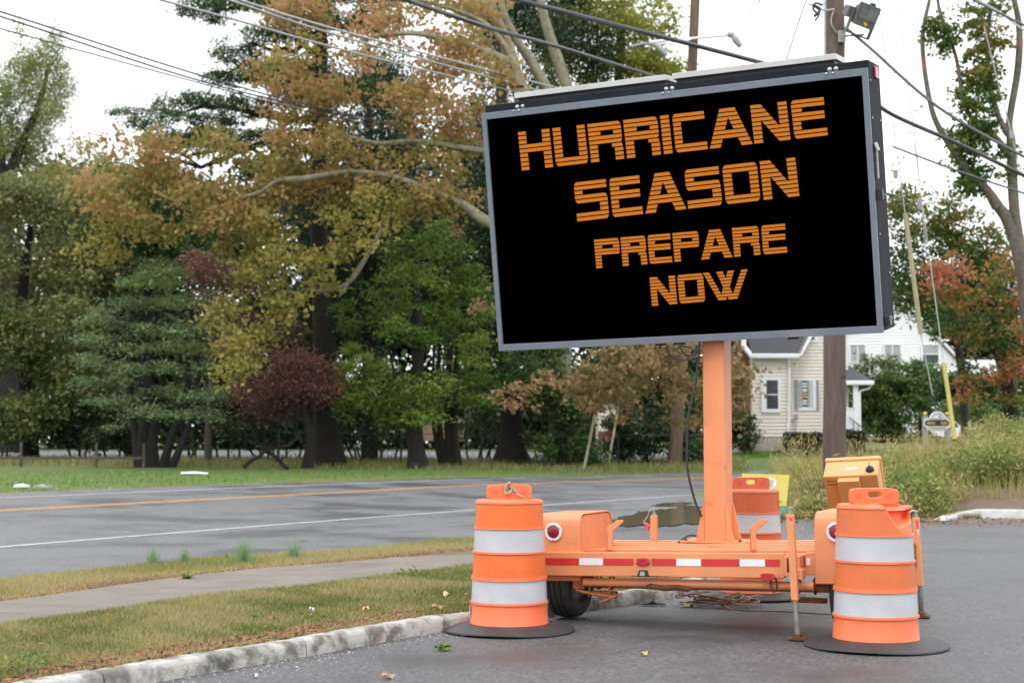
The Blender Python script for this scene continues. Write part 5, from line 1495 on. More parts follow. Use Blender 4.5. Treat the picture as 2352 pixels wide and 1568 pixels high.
# 3 layered blue green tree
t = tree('layered_blue_green_tree', (345, 1072), 54, 'layered blue green evergreen with level sprays and several dark stems behind the rail fence')
for k, (a, c, d, w_) in enumerate([(335,330,345,15),(352,350,372,12),(372,395,430,9),(318,312,300,9),(392,425,455,7)]):
    trunk_px(t, [(a,1072),(c,1000),(d,900),(d,780)], [w_*1.3,w_,w_*.8,w_*.5], BARKD, seed=9+k, name='stem')
cl = []
lay = [(330,420,625,30),(280,400,650,26),(230,330,700,24),(330,440,700,28),(420,500,690,22),(200,300,735,22),(300,420,760,26),(420,520,750,26),(180,280,780,24),(290,400,800,22),(400,500,800,26),(160,260,830,22),(260,380,845,26),(380,520,850,28),(190,300,880,24),(300,430,900,26),(420,520,905,26),(200,300,930,22),(300,400,950,20),(400,510,955,20),(240,330,970,14),(340,400,600,20)]
for k, (x0, x1, y, th) in enumerate(lay):
    n = max(2, int((x1-x0)/30)); bright = .75 if k in (0, 1, 3, 10, 9) else .42
    for j in range(n):
        u_ = (j+.5)/n; cl.append((x0+(x1-x0)*u_+rr.uniform(-8,8), y-8*math.sin(math.pi*u_)+rr.uniform(-6,6), 53.5+rr.uniform(-2.2,1.5), 30, th*.6, bright+rr.uniform(-.12,.12)))
crown(t, LM['yew'], cl, leaf=.15, cover=2.1, seed=17, per=36, spray=.5, flat=.32, aspect=.35, up=.35, radial=True, droop=.2)

# dark understorey under the left trees
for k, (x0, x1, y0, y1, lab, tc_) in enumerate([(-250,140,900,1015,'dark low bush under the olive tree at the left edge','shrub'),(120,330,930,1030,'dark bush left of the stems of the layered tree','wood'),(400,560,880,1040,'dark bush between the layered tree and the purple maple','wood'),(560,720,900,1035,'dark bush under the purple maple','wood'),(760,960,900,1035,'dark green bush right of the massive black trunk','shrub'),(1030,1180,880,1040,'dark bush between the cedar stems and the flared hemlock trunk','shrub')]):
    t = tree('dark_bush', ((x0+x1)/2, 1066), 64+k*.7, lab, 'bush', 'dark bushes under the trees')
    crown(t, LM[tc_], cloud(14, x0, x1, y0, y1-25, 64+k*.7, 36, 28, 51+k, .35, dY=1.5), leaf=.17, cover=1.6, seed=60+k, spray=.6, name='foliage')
    b = MB(); c_ = t.location
    for q in range(7):
        a = np.array([c_.x+random.Random(q+k).uniform(-1.5,1.5), c_.y, c_.z-.1]); b.tube(wobble(a, a+[random.Random(q*3+k).uniform(-1,1), 0, 2.2], 5, .4, np.random.default_rng(q+k)), [.06,.05,.045,.04,.03,.02], 5)
    o = obj('stem', b, BARKD, t, smooth=60, fix=False); reloc(o, t)

# 5 + 4 purple maples
t = tree('purple_maple', (700, 1064), 54.5, 'small purple leaved maple with a thin leaning stem, left of the massive black trunk')
trunk_px(t, [(708,1066),(712,1010),(700,950),(692,905),(690,850)], [13,9,8,6,4], BARKD, seed=20, flare=.3)
cl = [(660,820,54,60,34,.6),(700,835,54.5,60,34,.6),(640,850,54,50,26,.55),(600,868,54,45,22,.6),(560,900,54,30,18,.65),(620,895,55,50,22,.35),(690,880,54,70,30,.4),(745,870,54,28,34,.45),(660,915,55,60,22,.25),(735,915,55,30,24,.3),(590,930,55,40,18,.25),(560,880,54,34,20,.6),(760,850,54.5,26,40,.5),(640,940,55.5,40,18,.2)]
crown(t, LM['burg'], cl, leaf=.115, cover=1.6, seed=21, per=30, spray=.6, flat=.4, droop=.5)
t = tree('purple_maple', (500, 1064), 61, 'taller reddish purple maple showing through behind the yellow plane branches')
trunk_px(t, [(478,1064),(480,960),(490,840),(500,700)], [9,8,7,4], BARKM, seed=21)
cl = [(465,595,60,44,28,.7),(500,620,60,50,32,.6),(440,630,60,28,18,.65),(475,680,60,36,22,.7),(510,700,60,36,36,.55),(490,740,60,26,26,.5),(560,640,61,50,40,.5),(500,800,60,20,34,.35),(560,760,61,50,50,.25),(640,760,61,60,60,.2)]
crown(t, LM['burg'], cl, leaf=.13, cover=1.8, seed=22, spray=.5, flat=.4, droop=.4)

# 7 bright cedars
t = tree('bright_green_cedar', (958, 1070), 56, 'bright green cedar with fan sprays on a single flared dark trunk')
trunk_px(t, [(958,1072),(955,1010),(957,940),(960,800),(955,650),(945,540)], [22,17,16,13,9,4], BARKD, seed=23, flare=.4)
def sprays(spec, Y, seed):
    r_ = random.Random(seed); return [(x+r_.uniform(-6,6), y, Y+r_.uniform(-1.8,1.8), rx, ry, tn+r_.uniform(-.1,.1)) for x, y, rx, ry, tn in spec]
cl = sprays([(930,560,40,36,.5),(900,600,40,34,.45),(990,560,40,30,.5),(950,620,48,34,.6),(1000,640,40,34,.6),(880,660,44,34,.5),(935,690,46,34,.6),(990,705,40,30,.55),(860,720,40,30,.45),(910,750,46,32,.6),(970,770,44,30,.45),(820,800,30,30,.85),(800,850,30,40,.8),(850,830,36,30,.7),(885,850,34,28,.75),(840,890,40,30,.7),(800,930,34,30,.6),(860,930,40,26,.5),(905,900,36,26,.5),(960,880,40,28,.85),(940,920,40,28,.75),(985,910,40,26,.8),(1010,880,30,26,.8),(950,955,40,20,.6),(1000,945,36,22,.65),(900,960,34,20,.4),(800,740,30,30,.45),(780,690,24,34,.4),(790,880,20,30,.7)], 55.5, 71)
crown(t, LM['cedar'], cl, leaf=.17, cover=1.9, seed=24, per=30, spray=.45, flat=.4, aspect=.42, up=.3, droop=.35, radial=True)
t = tree('bright_green_cedar', (1030, 1070), 58, 'bright green cedar standing on four thin dark stems close together')
for k, (a, c, d, w_) in enumerate([(1008,1000,992,5),(1018,1012,1005,7),(1030,1030,1028,9),(1042,1043,1046,9)]):
    trunk_px(t, [(a+8,1072),(c,1000),(d,920),(d+6,780)], [w_*1.5,w_,w_*.85,w_*.6], BARKD, seed=25+k, name='stem')
cl = sprays([(1020,520,40,34,.5),(1050,560,40,34,.55),(1010,590,40,30,.5),(1060,620,40,34,.55),(1090,660,36,30,.6),(1040,680,40,32,.5),(1105,710,30,30,.6),(1060,730,44,30,.5),(1110,780,28,30,.7),(1070,800,34,28,.8),(1040,820,34,28,.75),(1100,830,30,26,.7),(1030,860,30,26,.6),(1080,870,40,28,.6),(1120,860,24,26,.5),(1060,910,40,24,.5),(1110,920,30,22,.45),(1030,770,36,30,.4),(1130,680,24,40,.45)], 57.5, 72)
crown(t, LM['cedar'], cl, leaf=.17, cover=1.9, seed=29, per=30, spray=.45, flat=.4, aspect=.42, up=.3, droop=.35, radial=True)

# shrubs under the sign
t = tree('ivy_clad_shrub', (1290, 1066), 60, 'tall dark green ivy covered shrub left of the pale yellow guy guards', 'shrub')
cl = cloud(26, 1215, 1360, 870, 1050, 60, 32, 30, 81, .45, dY=1) + cloud(12, 1130, 1300, 800, 880, 60.5, 36, 28, 82, .5)
crown(t, LM['shrub'], cl, leaf=.16, cover=1.9, seed=30, spray=.5, name='foliage')
trunk_px(t, [(1292,1068),(1290,990),(1286,900)], [14,11,8], BARKM, seed=31)
t = tree('dark_yew_shrub', (1470, 1066), 63, 'dark yew shrub on two black stems between the guy guards and the far pole', 'shrub')
trunk_px(t, [(1432,1066),(1434,1000),(1436,930)], [7,6,4], BARKD, seed=32, name='stem'); trunk_px(t, [(1485,1066),(1482,1000),(1480,930)], [7,6,4], BARKD, seed=33, name='stem')
cl = cloud(22, 1405, 1535, 940, 1040, 63, 28, 20, 83, .2, dY=1)
crown(t, LM['hedge'], cl, leaf=.15, cover=1.9, seed=34, spray=.5, name='foliage')
t = tree('green_shrub', (1590, 1064), 64, 'green shrub between the far pole and the orange mast', 'shrub')
crown(t, LM['shrub'], cloud(20, 1565, 1635, 880, 1040, 64, 26, 26, 84, .5, dY=1), leaf=.15, cover=1.9, seed=35, spray=.45, name='foliage')
t = tree('dark_shrub', (1700, 1036), 72, 'dark shrub in front of the brick chimney of the cream house', 'shrub')
crown(t, LM['hedge'], cloud(18, 1675, 1722, 950, 1028, 72, 22, 20, 85, .35, dY=.8), leaf=.15, cover=1.9, seed=36, spray=.4, name='foliage')
t = tree('round_green_shrub', (2050, 1010), 82, 'large round green shrub between the porch and the white house', 'shrub')
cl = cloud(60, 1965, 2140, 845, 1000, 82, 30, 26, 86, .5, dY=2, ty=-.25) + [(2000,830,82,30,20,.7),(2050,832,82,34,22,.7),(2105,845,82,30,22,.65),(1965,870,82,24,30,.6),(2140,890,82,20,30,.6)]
crown(t, LM['shrub'], cl, leaf=.17, cover=2.0, seed=37, spray=.45, name='foliage')
t = tree('dark_green_shrub', (2210, 990), 64, 'dark green shrub right of the white house, under the red maple', 'shrub')
crown(t, LM['shrub'], cloud(34, 2165, 2320, 860, 960, 64, 30, 24, 87, .3, dY=2) + cloud(14, 2180, 2352, 930, 985, 60, 34, 18, 88, .75), leaf=.16, cover=2.0, seed=38, spray=.45, name='foliage')
hedge(1805, 1894, 991, 1040, 72, 'dark clipped hedge under the shuttered window, left of the near pole')
hedge(1938, 1992, 987, 1024, 72, 'dark clipped hedge below the porch, right of the near pole')

# ivy tree at the right
t = tree('ivy_covered_tree', (2390, 1010), 41, 'bare limbed tree with ivy clumps against the white sky, right edge')
trunk_px(t, [(2400,1010),(2385,800),(2362,640),(2335,560),(2312,500),(2290,470)], [34,30,24,17,13,12], BARKR, seed=40)
trunk_px(t, [(2292,476),(2270,440),(2230,400),(2180,330),(2140,250),(2118,100),(2135,0),(2142,-40)], [13,11,9,8,6,5,4,3], BARKR, seed=41, name='limb', ground=False)
trunk_px(t, [(2345,590),(2330,480),(2322,330),(2318,280),(2338,160),(2340,60),(2322,-30)], [14,12,10,8,8,7,6], BARKR, seed=42, name='limb', ground=False)
trunk_px(t, [(2318,360),(2290,320),(2250,290),(2215,240),(2195,130),(2160,30),(2150,-30)], [9,7,6,5,4,4,3], BARKR, seed=43, name='limb', ground=False)
trunk_px(t, [(2316,310),(2290,260),(2272,180),(2268,90),(2280,-20)], [8,6,5,5,4], BARKR, seed=44, name='limb', ground=False)
cl = [(2150,55,41,28,34,.35),(2175,85,41,26,26,.4),(2165,115,41,14,20,.4),(2140,90,41,18,18,.35),(2230,40,41,22,30,.5),(2265,60,41,30,40,.62),(2280,100,41,30,34,.7),(2250,130,41,34,36,.6),(2240,170,41,34,34,.6),(2275,180,41,26,30,.55),(2230,205,41,36,26,.5),(2260,235,41,36,30,.4),(2215,255,41,30,26,.55),(2235,290,41,40,30,.35),(2270,300,41,30,30,.3),(2200,310,41,26,26,.35),(2240,335,41,40,30,.35),(2220,370,41,40,30,.3),(2250,400,41,34,28,.35),(2215,415,41,26,24,.3),(2235,440,41,26,20,.35),(2300,355,41,20,18,.35),(2310,400,41,14,14,.4),(2330,380,41,10,10,.4),(2200,340,41,20,20,.4),(2290,20,41,26,20,.5)]
crown(t, LM['ivy'], cl, leaf=.14, cover=3.4, seed=45, spray=.3, per=30)
cl = [(x, y, 42, 12, 22, .6, .25) for x, y in ((2110,240),(2095,310),(2060,410),(2075,440),(2130,470),(2160,460),(2060,370),(2110,420))]
crown(t, LM['ygreen'], cl, leaf=.09, cover=1.0, seed=46, spray=.3, name='twig_leaves')

# maples at the right
t = tree('red_green_maple', (2380, 1010), 47, 'maple turning red and orange over green, at the right edge below the ivy tree')
trunk_px(t, [(2330,1010),(2322,930),(2300,830),(2250,760)], [20,17,12,6], BARKD, seed=47)
cl = [(2140,610,45,24,20,.95),(2165,625,45,28,22,.95),(2200,600,45,30,26,.9),(2215,640,45,26,30,.75),(2150,655,45,28,24,.9),(2180,680,45,36,26,.65),(2240,690,46,40,30,.55),(2160,700,46,26,22,.3),(2220,730,46,44,26,.3),(2160,740,46,22,20,.15),(2270,650,46,36,36,.45),(2320,600,47,40,34,.6),(2300,700,46,40,34,.35),(2350,680,46,36,36,.7),(2240,780,46,40,26,.45),(2300,790,46,40,34,.2),(2345,760,45,34,34,.75),(2200,760,46,26,20,.5),(2290,860,46,44,26,.8),(2250,850,46,30,20,.6),(2340,850,46,30,30,.85),(2210,880,46,24,24,.8),(2240,905,46,30,22,.6),(2320,910,46,34,22,.5),(2390,800,47,40,90,.6),(2400,650,47,40,60,.6),(2205,830,46,26,20,.3),(2330,820,46,30,20,.75)]
crown(t, LM['maple'], cl, leaf=.15, cover=1.75, seed=48, spray=.42, per=30, droop=.3)
t = tree('green_maple', (2120, 1000), 54, 'green maple directly right of the sign, in front of the white house')
trunk_px(t, [(2216,1010),(2212,880),(2190,760),(2150,600)], [9,9,8,5], BARKD, seed=49)
cl = [(2070,450,52,24,40,.3),(2075,510,52,32,34,.35),(2070,570,52,32,34,.15),(2110,540,52,34,34,.3),(2150,500,52,34,34,.3),(2185,530,52,34,34,.3),(2160,570,52,40,34,.15),(2060,630,52,30,34,.05),(2110,600,52,40,34,.1),(2100,660,52,40,34,.05),(2075,690,52,30,26,.2),(2145,640,52,40,40,.1),(2130,710,52,34,30,.05),(2160,745,52,26,26,.05),(2220,500,52,34,30,.45),(2260,545,52,40,30,.35),(2290,590,52,40,30,.3),(2190,470,52,24,26,.4),(2240,580,52,40,30,.2),(2310,560,52,24,16,.4),(2135,450,52,14,20,.4,.5),(2190,440,52,14,24,.45,.5)]
crown(t, LM['maple'], cl + [(2065,480,53,30,40,.4),(2140,520,53,40,36,.35),(2210,560,53,40,36,.35),(2260,610,53,40,34,.3),(2100,470,53,26,30,.4)], leaf=.16, cover=2.3, seed=50, spray=.45, per=30, droop=.3)

# yellow green tree above the sign
t = tree('yellow_green_tree', (1450, 1060), 68, 'yellow green tree showing above the sign between the plane limbs and the far pole')
trunk_px(t, [(1440,1060),(1430,700),(1420,300),(1430,0)], [22,18,13,8], BARKM, seed=51)
cl = cloud(30, 1180, 1540, -60, 190, 68, 46, 36, 91, .5, dY=2) + cloud(12, 1440, 1560, 60, 200, 68, 30, 28, 92, .7) + cloud(10, 1300, 1540, -60, 60, 67, 40, 34, 93, .75)
crown(t, LM['ygreen'], cl, leaf=.18, cover=1.35, seed=52, spray=.6, per=30)
crown(t, LM['ygreen'], cloud(16, 1300, 1900, 200, 600, 69, 60, 50, 94, .4), leaf=.22, cover=1.4, seed=53, spray=.6, name='lower_crown')

# the big plane tree
t = tree('plane_tree', (1288, 1060), 61.5, 'huge plane tree with mottled pale limbs and orange yellow leaves')
YT = 52
trunk_px(t, [(1288,1062),(1288,900),(1280,760),(1262,560),(1225,360)], [30,27,25,25,22], BARKS, Y=61.5, seed=55, flare=.3)
trunk_px(t, [(1235,420),(1210,260),(1185,190),(1165,110),(1130,20),(1110,-60)], [24,20,19,16,12,9], BARKS, Y=55, seed=56, name='limb', ground=False, n=12)
trunk_px(t, [(1190,200),(1180,150),(1105,115),(1040,95),(960,78),(880,82),(820,96)], [16,9,8,7,6,5,3], BARKS, Y=50.8, seed=57, name='limb', ground=False)
trunk_px(t, [(1285,260),(1225,150),(1190,95),(1160,40),(1145,-30)], [14,12,10,9,7], BARKS, Y=56, seed=58, name='limb', ground=False)
trunk_px(t, [(1330,300),(1298,190),(1262,80),(1240,0),(1230,-50)], [16,13,12,10,8], BARKS, Y=58, seed=59, name='limb', ground=False)
trunk_px(t, [(1230,560),(1160,525),(1110,505),(1060,470),(985,435),(940,420)], [20,15,13,11,8,4], BARKS, Y=50.6, seed=60, name='limb', ground=False, n=12)
trunk_px(t, [(1230,370),(1150,352),(1070,342),(960,325),(880,330),(830,322),(760,300)], [14,9,7,7,6,5,3], BARKS, Y=51.6, seed=61, name='limb', ground=False)
trunk_px(t, [(990,437),(940,470),(890,500),(860,560),(820,620),(780,680)], [7,6,6,5,4,3], BARKS, Y=51.6, seed=62, name='limb', ground=False)
trunk_px(t, [(990,437),(900,405),(800,395),(700,410),(640,415),(600,440),(540,458)], [6,6,6,7,6,5,3], BARKS, Y=50.4, seed=63, name='limb', ground=False)
trunk_px(t, [(845,588),(806,645),(750,668),(700,665),(650,690)], [3.5,4,4,3,2], BARKS, Y=51.6, seed=64, name='limb', ground=False)
trunk_px(t, [(1185,150),(1120,60),(1000,10),(900,0),(800,-10)], [7,6,5,4,3], BARKS, Y=51.6, seed=65, name='limb', ground=False)
up_ = poly_in([(620,-40),(1150,-40),(1170,150),(1110,250),(1110,330),(640,330),(600,180),(640,60)])
mid = poly_in([(270,290),(620,290),(1100,330),(1120,480),(960,480),(900,420),(700,480),(500,520),(330,520),(230,560),(190,470),(170,360)])
cl = cloud(58, 600, 1160, -40, 330, YT, 46, 30, 101, .60, inside=up_, dY=2.5)
cl += cloud(70, 170, 1120, 290, 520, YT, 46, 28, 102, .48, inside=mid, dY=2.5)
cl += [(210,330,YT,34,22,.7,.5),(190,420,YT,24,16,.7,.4),(240,370,YT,30,20,.75,.5),(280,310,YT,40,22,.75,.6)]
crown(t, LM['plane'], cl, leaf=.17, cover=1.7, seed=54, spray=.75, per=26, flat=.5, up=.0, droop=.3, aspect=.85)
low = poly_in([(560,480),(700,470),(860,430),(940,470),(860,530),(800,600),(760,680),(700,690),(640,740),(600,800),(560,860),(515,865),(490,780),(500,700),(560,640),(600,560)])
cl = cloud(44, 480, 950, 430, 870, 51, 32, 24, 103, .5, inside=low, dY=1.6) + [(215,545,YT,26,22,.45),(250,520,YT,30,22,.5),(235,590,YT,26,22,.6),(180,570,YT,20,12,.5),(270,570,YT,26,26,.55),(215,600,YT,16,10,.7),(300,500,YT,40,26,.5),(380,530,YT,40,24,.5),(450,500,YT,40,26,.55),(520,560,YT,36,26,.5),(560,620,51,36,26,.6),(520,770,51,24,36,.55),(545,810,51,22,30,.6),(530,850,51,16,16,.7)]
crown(t, LM['plane_y'], cl, leaf=.17, cover=1.8, seed=55, spray=.55, per=20, flat=.6, up=.0, droop=.35, aspect=.85, name='lower_crown')
cl = cloud(44, 1330, 1700, 780, 930, 55, 34, 24, 104, .55, dY=2) + [(1150,905,54,22,16,.75),(1190,890,54,26,20,.75),(1170,920,54,22,14,.85),(1230,880,54,26,22,.7),(1210,920,54,26,12,.85),(1270,860,54,28,26,.6),(1310,890,54,26,24,.65),(1350,930,54,26,20,.6),(1130,690,54,20,12,.8),(1100,700,54,22,12,.75,.7),(1690,900,54,26,40,.4),(1700,860,54,24,30,.4),(1740,850,54,22,14,.35,.4),(1770,845,54,26,10,.4,.3),(1800,840,54,22,8,.4,.25),(1745,900,54,16,20,.4,.3),(1640,940,55,40,24,.4),(1600,960,55,30,20,.5),(1540,960,55,30,16,.5),(1430,950,55,24,14,.6),(1690,960,54,24,30,.4)]
crown(t, LM['plane_p'], cl, leaf=.18, cover=1.7, seed=56, spray=.45, per=20, flat=.55, up=.0, droop=.3, aspect=.85, name='right_crown')
b = MB(); c_ = (0,0,0); b = MB()
dl = tag(obj('dead_leaf_bunch', (lambda q: (q.add(list(map(tuple, leaf_quads(np.random.default_rng(3).normal(0,1,(26,3))*[.12,.1,.28], .2, np.random.default_rng(4), hang=1).reshape(-1,3))), [(4*i,4*i+1,4*i+2,4*i+3) for i in range(26)]), q)[1])(MB()), mat('dead_brown_leaf', (.2,.08,.05), (.12,.05,.04), scale=8, rough=.8), fix=False), 'small hanging bunch of dead brown leaves left of the sign', 'dead leaves', kind='stuff'); dl.location = W(1050, 530, 50)

# fallen branches under the maples
rg = np.random.default_rng(9)
for k, (a, c, lab) in enumerate([((690,1000),(560,1062),'fallen dark branch sloping up to the right, under the purple maple'),((600,1030),(660,1062),'small fallen branch near the purple maple stem')]):
    A, B_ = W(*a, 54), W(*c, 53); B_.z = H(B_.x, B_.y)+.03
    b = MB(); p = wobble(A, B_, 8, .3, rg); b.tube(p, [.05+.03*i/8 for i in range(9)], 6)
    for q in range(5):
        i = rg.integers(1, 8); e = p[i] + np.array([rg.uniform(-.7,.7), rg.uniform(-.3,.3), rg.uniform(.2,.7)]); b.tube(wobble(p[i], e, 4, .5, rg), [.03,.025,.02,.015,.008], 5)
    o = obj('fallen_branch', b, BARKD, smooth=60, fix=False); o.location = B_
    for v in o.data.vertices: v.co -= B_
    tag(o, lab, 'branch', 'fallen branches under the trees')
# ------------------------------------------------------------------ grass, weeds, litter
def blades(P, h, w, rng, tint, lean=.5, m=None, name='grass', parent=None):
    n = len(P); a = rng.uniform(0, 2*math.pi, n); s_ = np.stack([np.cos(a), np.sin(a), np.zeros(n)], 1)
    b_ = rng.uniform(0, 2*math.pi, n); l = np.stack([np.cos(b_), np.sin(b_), np.zeros(n)], 1)*lean*rng.uniform(0, 1, (n, 1))
    hh = (h*rng.uniform(.45, 1.3, n))[:, None] if np.isscalar(h) else (h*rng.uniform(.6, 1.25, n))[:, None]
    tipv = P + (l + [0,0,1])*hh
    V = np.stack([P - s_*w, P + s_*w, tipv], 1)
    return np_mesh(name, V, n, 3, tint, m, parent)
def Hn(P): return np.array([H(x, y) for x, y in P])
def strip_pts(A, B_, n, rng, dza, dzb, bias=None):
    A = [np.array(p[:2]) for p in A]; B_ = [np.array(p[:2]) for p in B_]
    # area weighting by segment length
    L_ = np.array([np.linalg.norm(A[i+1]-A[i])*(np.linalg.norm(A[i]-B_[i])+.05) for i in range(len(A)-1)])
    # more blades where it is near the viewer
    near_ = np.array([1/max(6, A[i][1])**1.3 for i in range(len(A)-1)]); pr = L_*near_; pr /= pr.sum()
    k = rng.choice(len(A)-1, n, p=pr); u_ = rng.uniform(0, 1, n); t = rng.uniform(0, 1, n)
    if bias: t = bias(t)
    A = np.array(A); B_ = np.array(B_)
    a = A[k] + (A[k+1]-A[k])*u_[:, None]; b_ = B_[k] + (B_[k+1]-B_[k])*u_[:, None]
    xy = a + (b_-a)*t[:, None]; z = Hn(xy) + dza + (dzb-dza)*t
    return np.column_stack([xy, z]), t
def vn(xy, s_, seed):
    """cheap smooth noise 0..1"""
    r_ = np.random.default_rng(seed); out = np.zeros(len(xy))
    for k in range(7):
        a = r_.uniform(0, 2*math.pi); f = s_*r_.uniform(.6, 2.2); out += np.sin((xy[:, 0]*math.cos(a) + xy[:, 1]*math.sin(a))*f + r_.uniform(0, 6))
    return np.clip(.5 + out/7*1.1, 0, 1)
rg = np.random.default_rng(3)
# near strip of the verge
P, t_ = strip_pts(kin_r, swn_r, 190000, rg, .078, .082)
nz = vn(P, 2.3, 1); nz2 = vn(P, 7, 2)
brown = np.exp(-((t_-.08)/.08)**2)*(vn(P, 3, 5) > .42)
keep = rg.uniform(0, 1, len(P)) > brown*.55
tint = .22 + .40*nz + .25*(nz2-.5) + rg.normal(0, .2, len(P)) + brown*.42
P, tint = P[keep], tint[keep]
hgt = .05*(1-.45*brown[keep])*(.7+.6*nz[keep])
o = blades(P, hgt, .0045, rg, tint, 1.1, LM['grass'], 'verge_grass'); tag(o, 'short autumn grass on the verge between the kerb and the sidewalk', 'grass', kind='stuff')
P, t_ = strip_pts(swf_r, edg_r, 60000, rg, .06, .015)
nz = vn(P, 1.7, 11); edge_ = np.exp(-(t_/.25)**2)
tint = .36 + .3*nz + rg.normal(0, .12, len(P)) + edge_*.38
o = blades(P, .055*(1-.35*edge_), .005, rg, tint, .9, LM['grass'], 'roadside_grass'); tag(o, 'yellowish grass strip between the sidewalk and the road', 'grass', kind='stuff')
# thatch and dead leaves along the inner edges
P, t_ = strip_pts(kin_r, swn_r, 4500, rg, .095, .09, bias=lambda t: t*.17)
P2, t2 = strip_pts(swf_r, edg_r, 3600, rg, .075, .03, bias=lambda t: t*.35)
P3, t3 = strip_pts(kin_r, swn_r, 700, rg, .115, .115)
Q = np.concatenate([P, P2, P3]); Q = Q[:]
o = np_mesh('dead_leaf_litter', leaf_quads(Q, .035, rg, up=1.6), len(Q), 4, rg.uniform(0, .6, len(Q)), LM['litter']); tag(o, 'brown thatch and dead leaf bits along the edges of the verge', 'leaf litter', kind='stuff')
# lawn on the far side of the road
def px_scatter(n, poly, rng, dz=0.0):
    ins = poly_in(poly); xs_ = [p[0] for p in poly]; ys_ = [p[1] for p in poly]; out = []
    while len(out) < n:
        x, y = rng.uniform(min(xs_), max(xs_)), rng.uniform(min(ys_), max(ys_))
        if ins(x, y): p = G(x, y, dz); out.append((p.x, p.y, p.z))
    return np.array(out)
far_r = resample(far, 90)
fr2 = [Vector((p.x + (Vector((-VPY, VPX, 0))*(10))[0], p.y + (Vector((-VPY, VPX, 0))*(10))[1]+4, 0)) for p in far_r]
P, t_ = strip_pts(far_r, fr2, 90000, rg, -.03, -.03, bias=lambda t: t**1.3)
ed = np.exp(-(t_/.10)**2); nz = vn(P, .5, 21)
o = blades(P, .09, .016, rg, .15+.3*nz+ed*.6+rg.normal(0,.12,len(P)), .7, LM['lawn'], 'far_lawn'); tag(o, 'bright green mown grass between the road and the trees', 'grass', kind='stuff')
lv, t_ = strip_pts(far_r, fr2, 900, rg, .0, .0, bias=lambda t: t**3.5)
o = np_mesh('fallen_leaves', leaf_quads(lv, .10, rg, up=1.0), len(lv), 4, rg.uniform(.2, 1, len(lv)), LM['litter']); tag(o, 'fallen leaves scattered on the lawn beyond the road', 'leaf litter', kind='stuff')
# rough grass around the trunks
PX = np.array([tuple(W(x, 1066, y)) for x, y in zip(rg.uniform(-150, 1720, 14000), rg.uniform(54.5, 68, 14000))]); PX[:, 2] = Hn(PX[:, :2])-.03
o = blades(PX, .22, .02, rg, .35+rg.normal(0, .2, len(PX)), .8, LM['grass'], 'rough_grass'); tag(o, 'rough unmown grass under the trees', 'grass', kind='stuff')
# grass tufts at the road edge
for k, (x, y, s_, lab) in enumerate([(352,1296,.8,'first small grass tuft from the left at the road edge'),(424,1294,.75,'second grass tuft from the left, beside a pale dead leaf'),(520,1284,.45,'tiny faint grass tuft just left of the tallest tuft'),(560,1298,1.25,'tallest and brightest grass tuft at the road edge'),(676,1286,.95,'rightmost feathery grass tuft at the road edge')]):
    c = G(x, y, .03); n = int(170*s_); a = rg.uniform(0, 2*math.pi, n); r_ = np.abs(rg.normal(0, .05*s_, n))
    P = np.column_stack([c.x + r_*np.cos(a), c.y + r_*np.sin(a), np.full(n, c.z)]) - np.array(c)
    o = blades(P, .22*s_, .0035, rg, rg.uniform(.1, 1, n), .38, LM['tuft'], 'grass_tuft'); o.location = c; tag(o, lab, 'grass tuft', 'grass tufts at the road edge')
# low weeds
for k, (x, y, sz, lab) in enumerate([(62,1545,.16,'leafy green weed at the lower left corner of the verge'),(582,1425,.07,'small bright weed in the brown strip by the kerb'),(430,1326,.05,'low green weed at the edge of the sidewalk'),(946,1324,.13,'bright green weed clump on the verge left of the near drum'),(1018,1490,.05,'tiny weed growing at the foot of the kerb'),(1720,1352,.1,'bright green weed by the coiled rope')]):
    c = G(x, y, .09 if y < 1480 or k == 0 else .0) if k != 5 else G(1730, 1350, 0); n = 90; P = rg.normal(0, 1, (n, 3))*[sz*.5, sz*.5, sz*.22] + [0, 0, sz*.25]
    o = np_mesh('weed', leaf_quads(P, .035, rg, up=.8), n, 4, rg.uniform(0, .35, n), LM['weed']); o.location = c; tag(o, lab, 'weed', 'small weeds in the verge')
# the weed bank on the right
def bank_ok(x, y): return sdist(x, y) < 14.6
def bank_pts(n, y0, y1, x0px, x1px, rng):
    out = []
    while len(out) < n:
        Y = y0 + (y1-y0)*rng.uniform(0, 1)**1.3; px_ = rng.uniform(x0px, x1px); x = (px_-CX)/F*Y
        if bank_ok(x, Y): out.append((x, Y, H(x, Y)))
    return np.array(out)
weeds = []
cl = []; r_ = random.Random(5)
def wc(px_, Y, hgt_, rpx, tn):   # a clump standing on the ground at depth Y, hgt_ metres tall
    x = (px_-CX)/F*Y; z = H(x, Y); 
    return (x, Y, z, hgt_, rpx*Y/F, tn)
C, T_ = [], []
nsh = 620
for k in range(nsh):
    px_ = r_.uniform(1790, 2620); Y = (25.9 if px_ < 2180 else 28) + (r_.random()**1.3)*21
    x = (px_-CX)/F*Y
    if not bank_ok(x, Y): continue
    right = ss((px_-1960)/300)
    edgeL = ss((px_-1775)/90)
    hm = (.35 + .55*right + .35*ss((Y-29)/8)*(.5+right))*r_.uniform(.75, 1.25)*(.55+.45*edgeL)
    if abs(px_-1700) < 160 and Y < 32: hm *= .6
    if abs(px_-2150) < 75 and Y > 31: hm *= .55
    straw = r_.random() < (.62 if px_ < 2060 else .2)
    rad_ = r_.uniform(.3, .7); n = int(270*rad_*hm/.4)
    u_ = unit(rg.normal(size=(n, 3))); rr_ = rg.uniform(0, 1, (n, 1))**.5
    q = u_*rr_*[rad_, rad_*.8, hm*.52] + [x, Y, H(x, Y)+hm*.5]
    C.append(q); T_.append(np.full(n, (.72 if straw else .22 + .2*r_.random())) + rg.normal(0, .13, n))
C = np.concatenate(C); T_ = np.concatenate(T_)
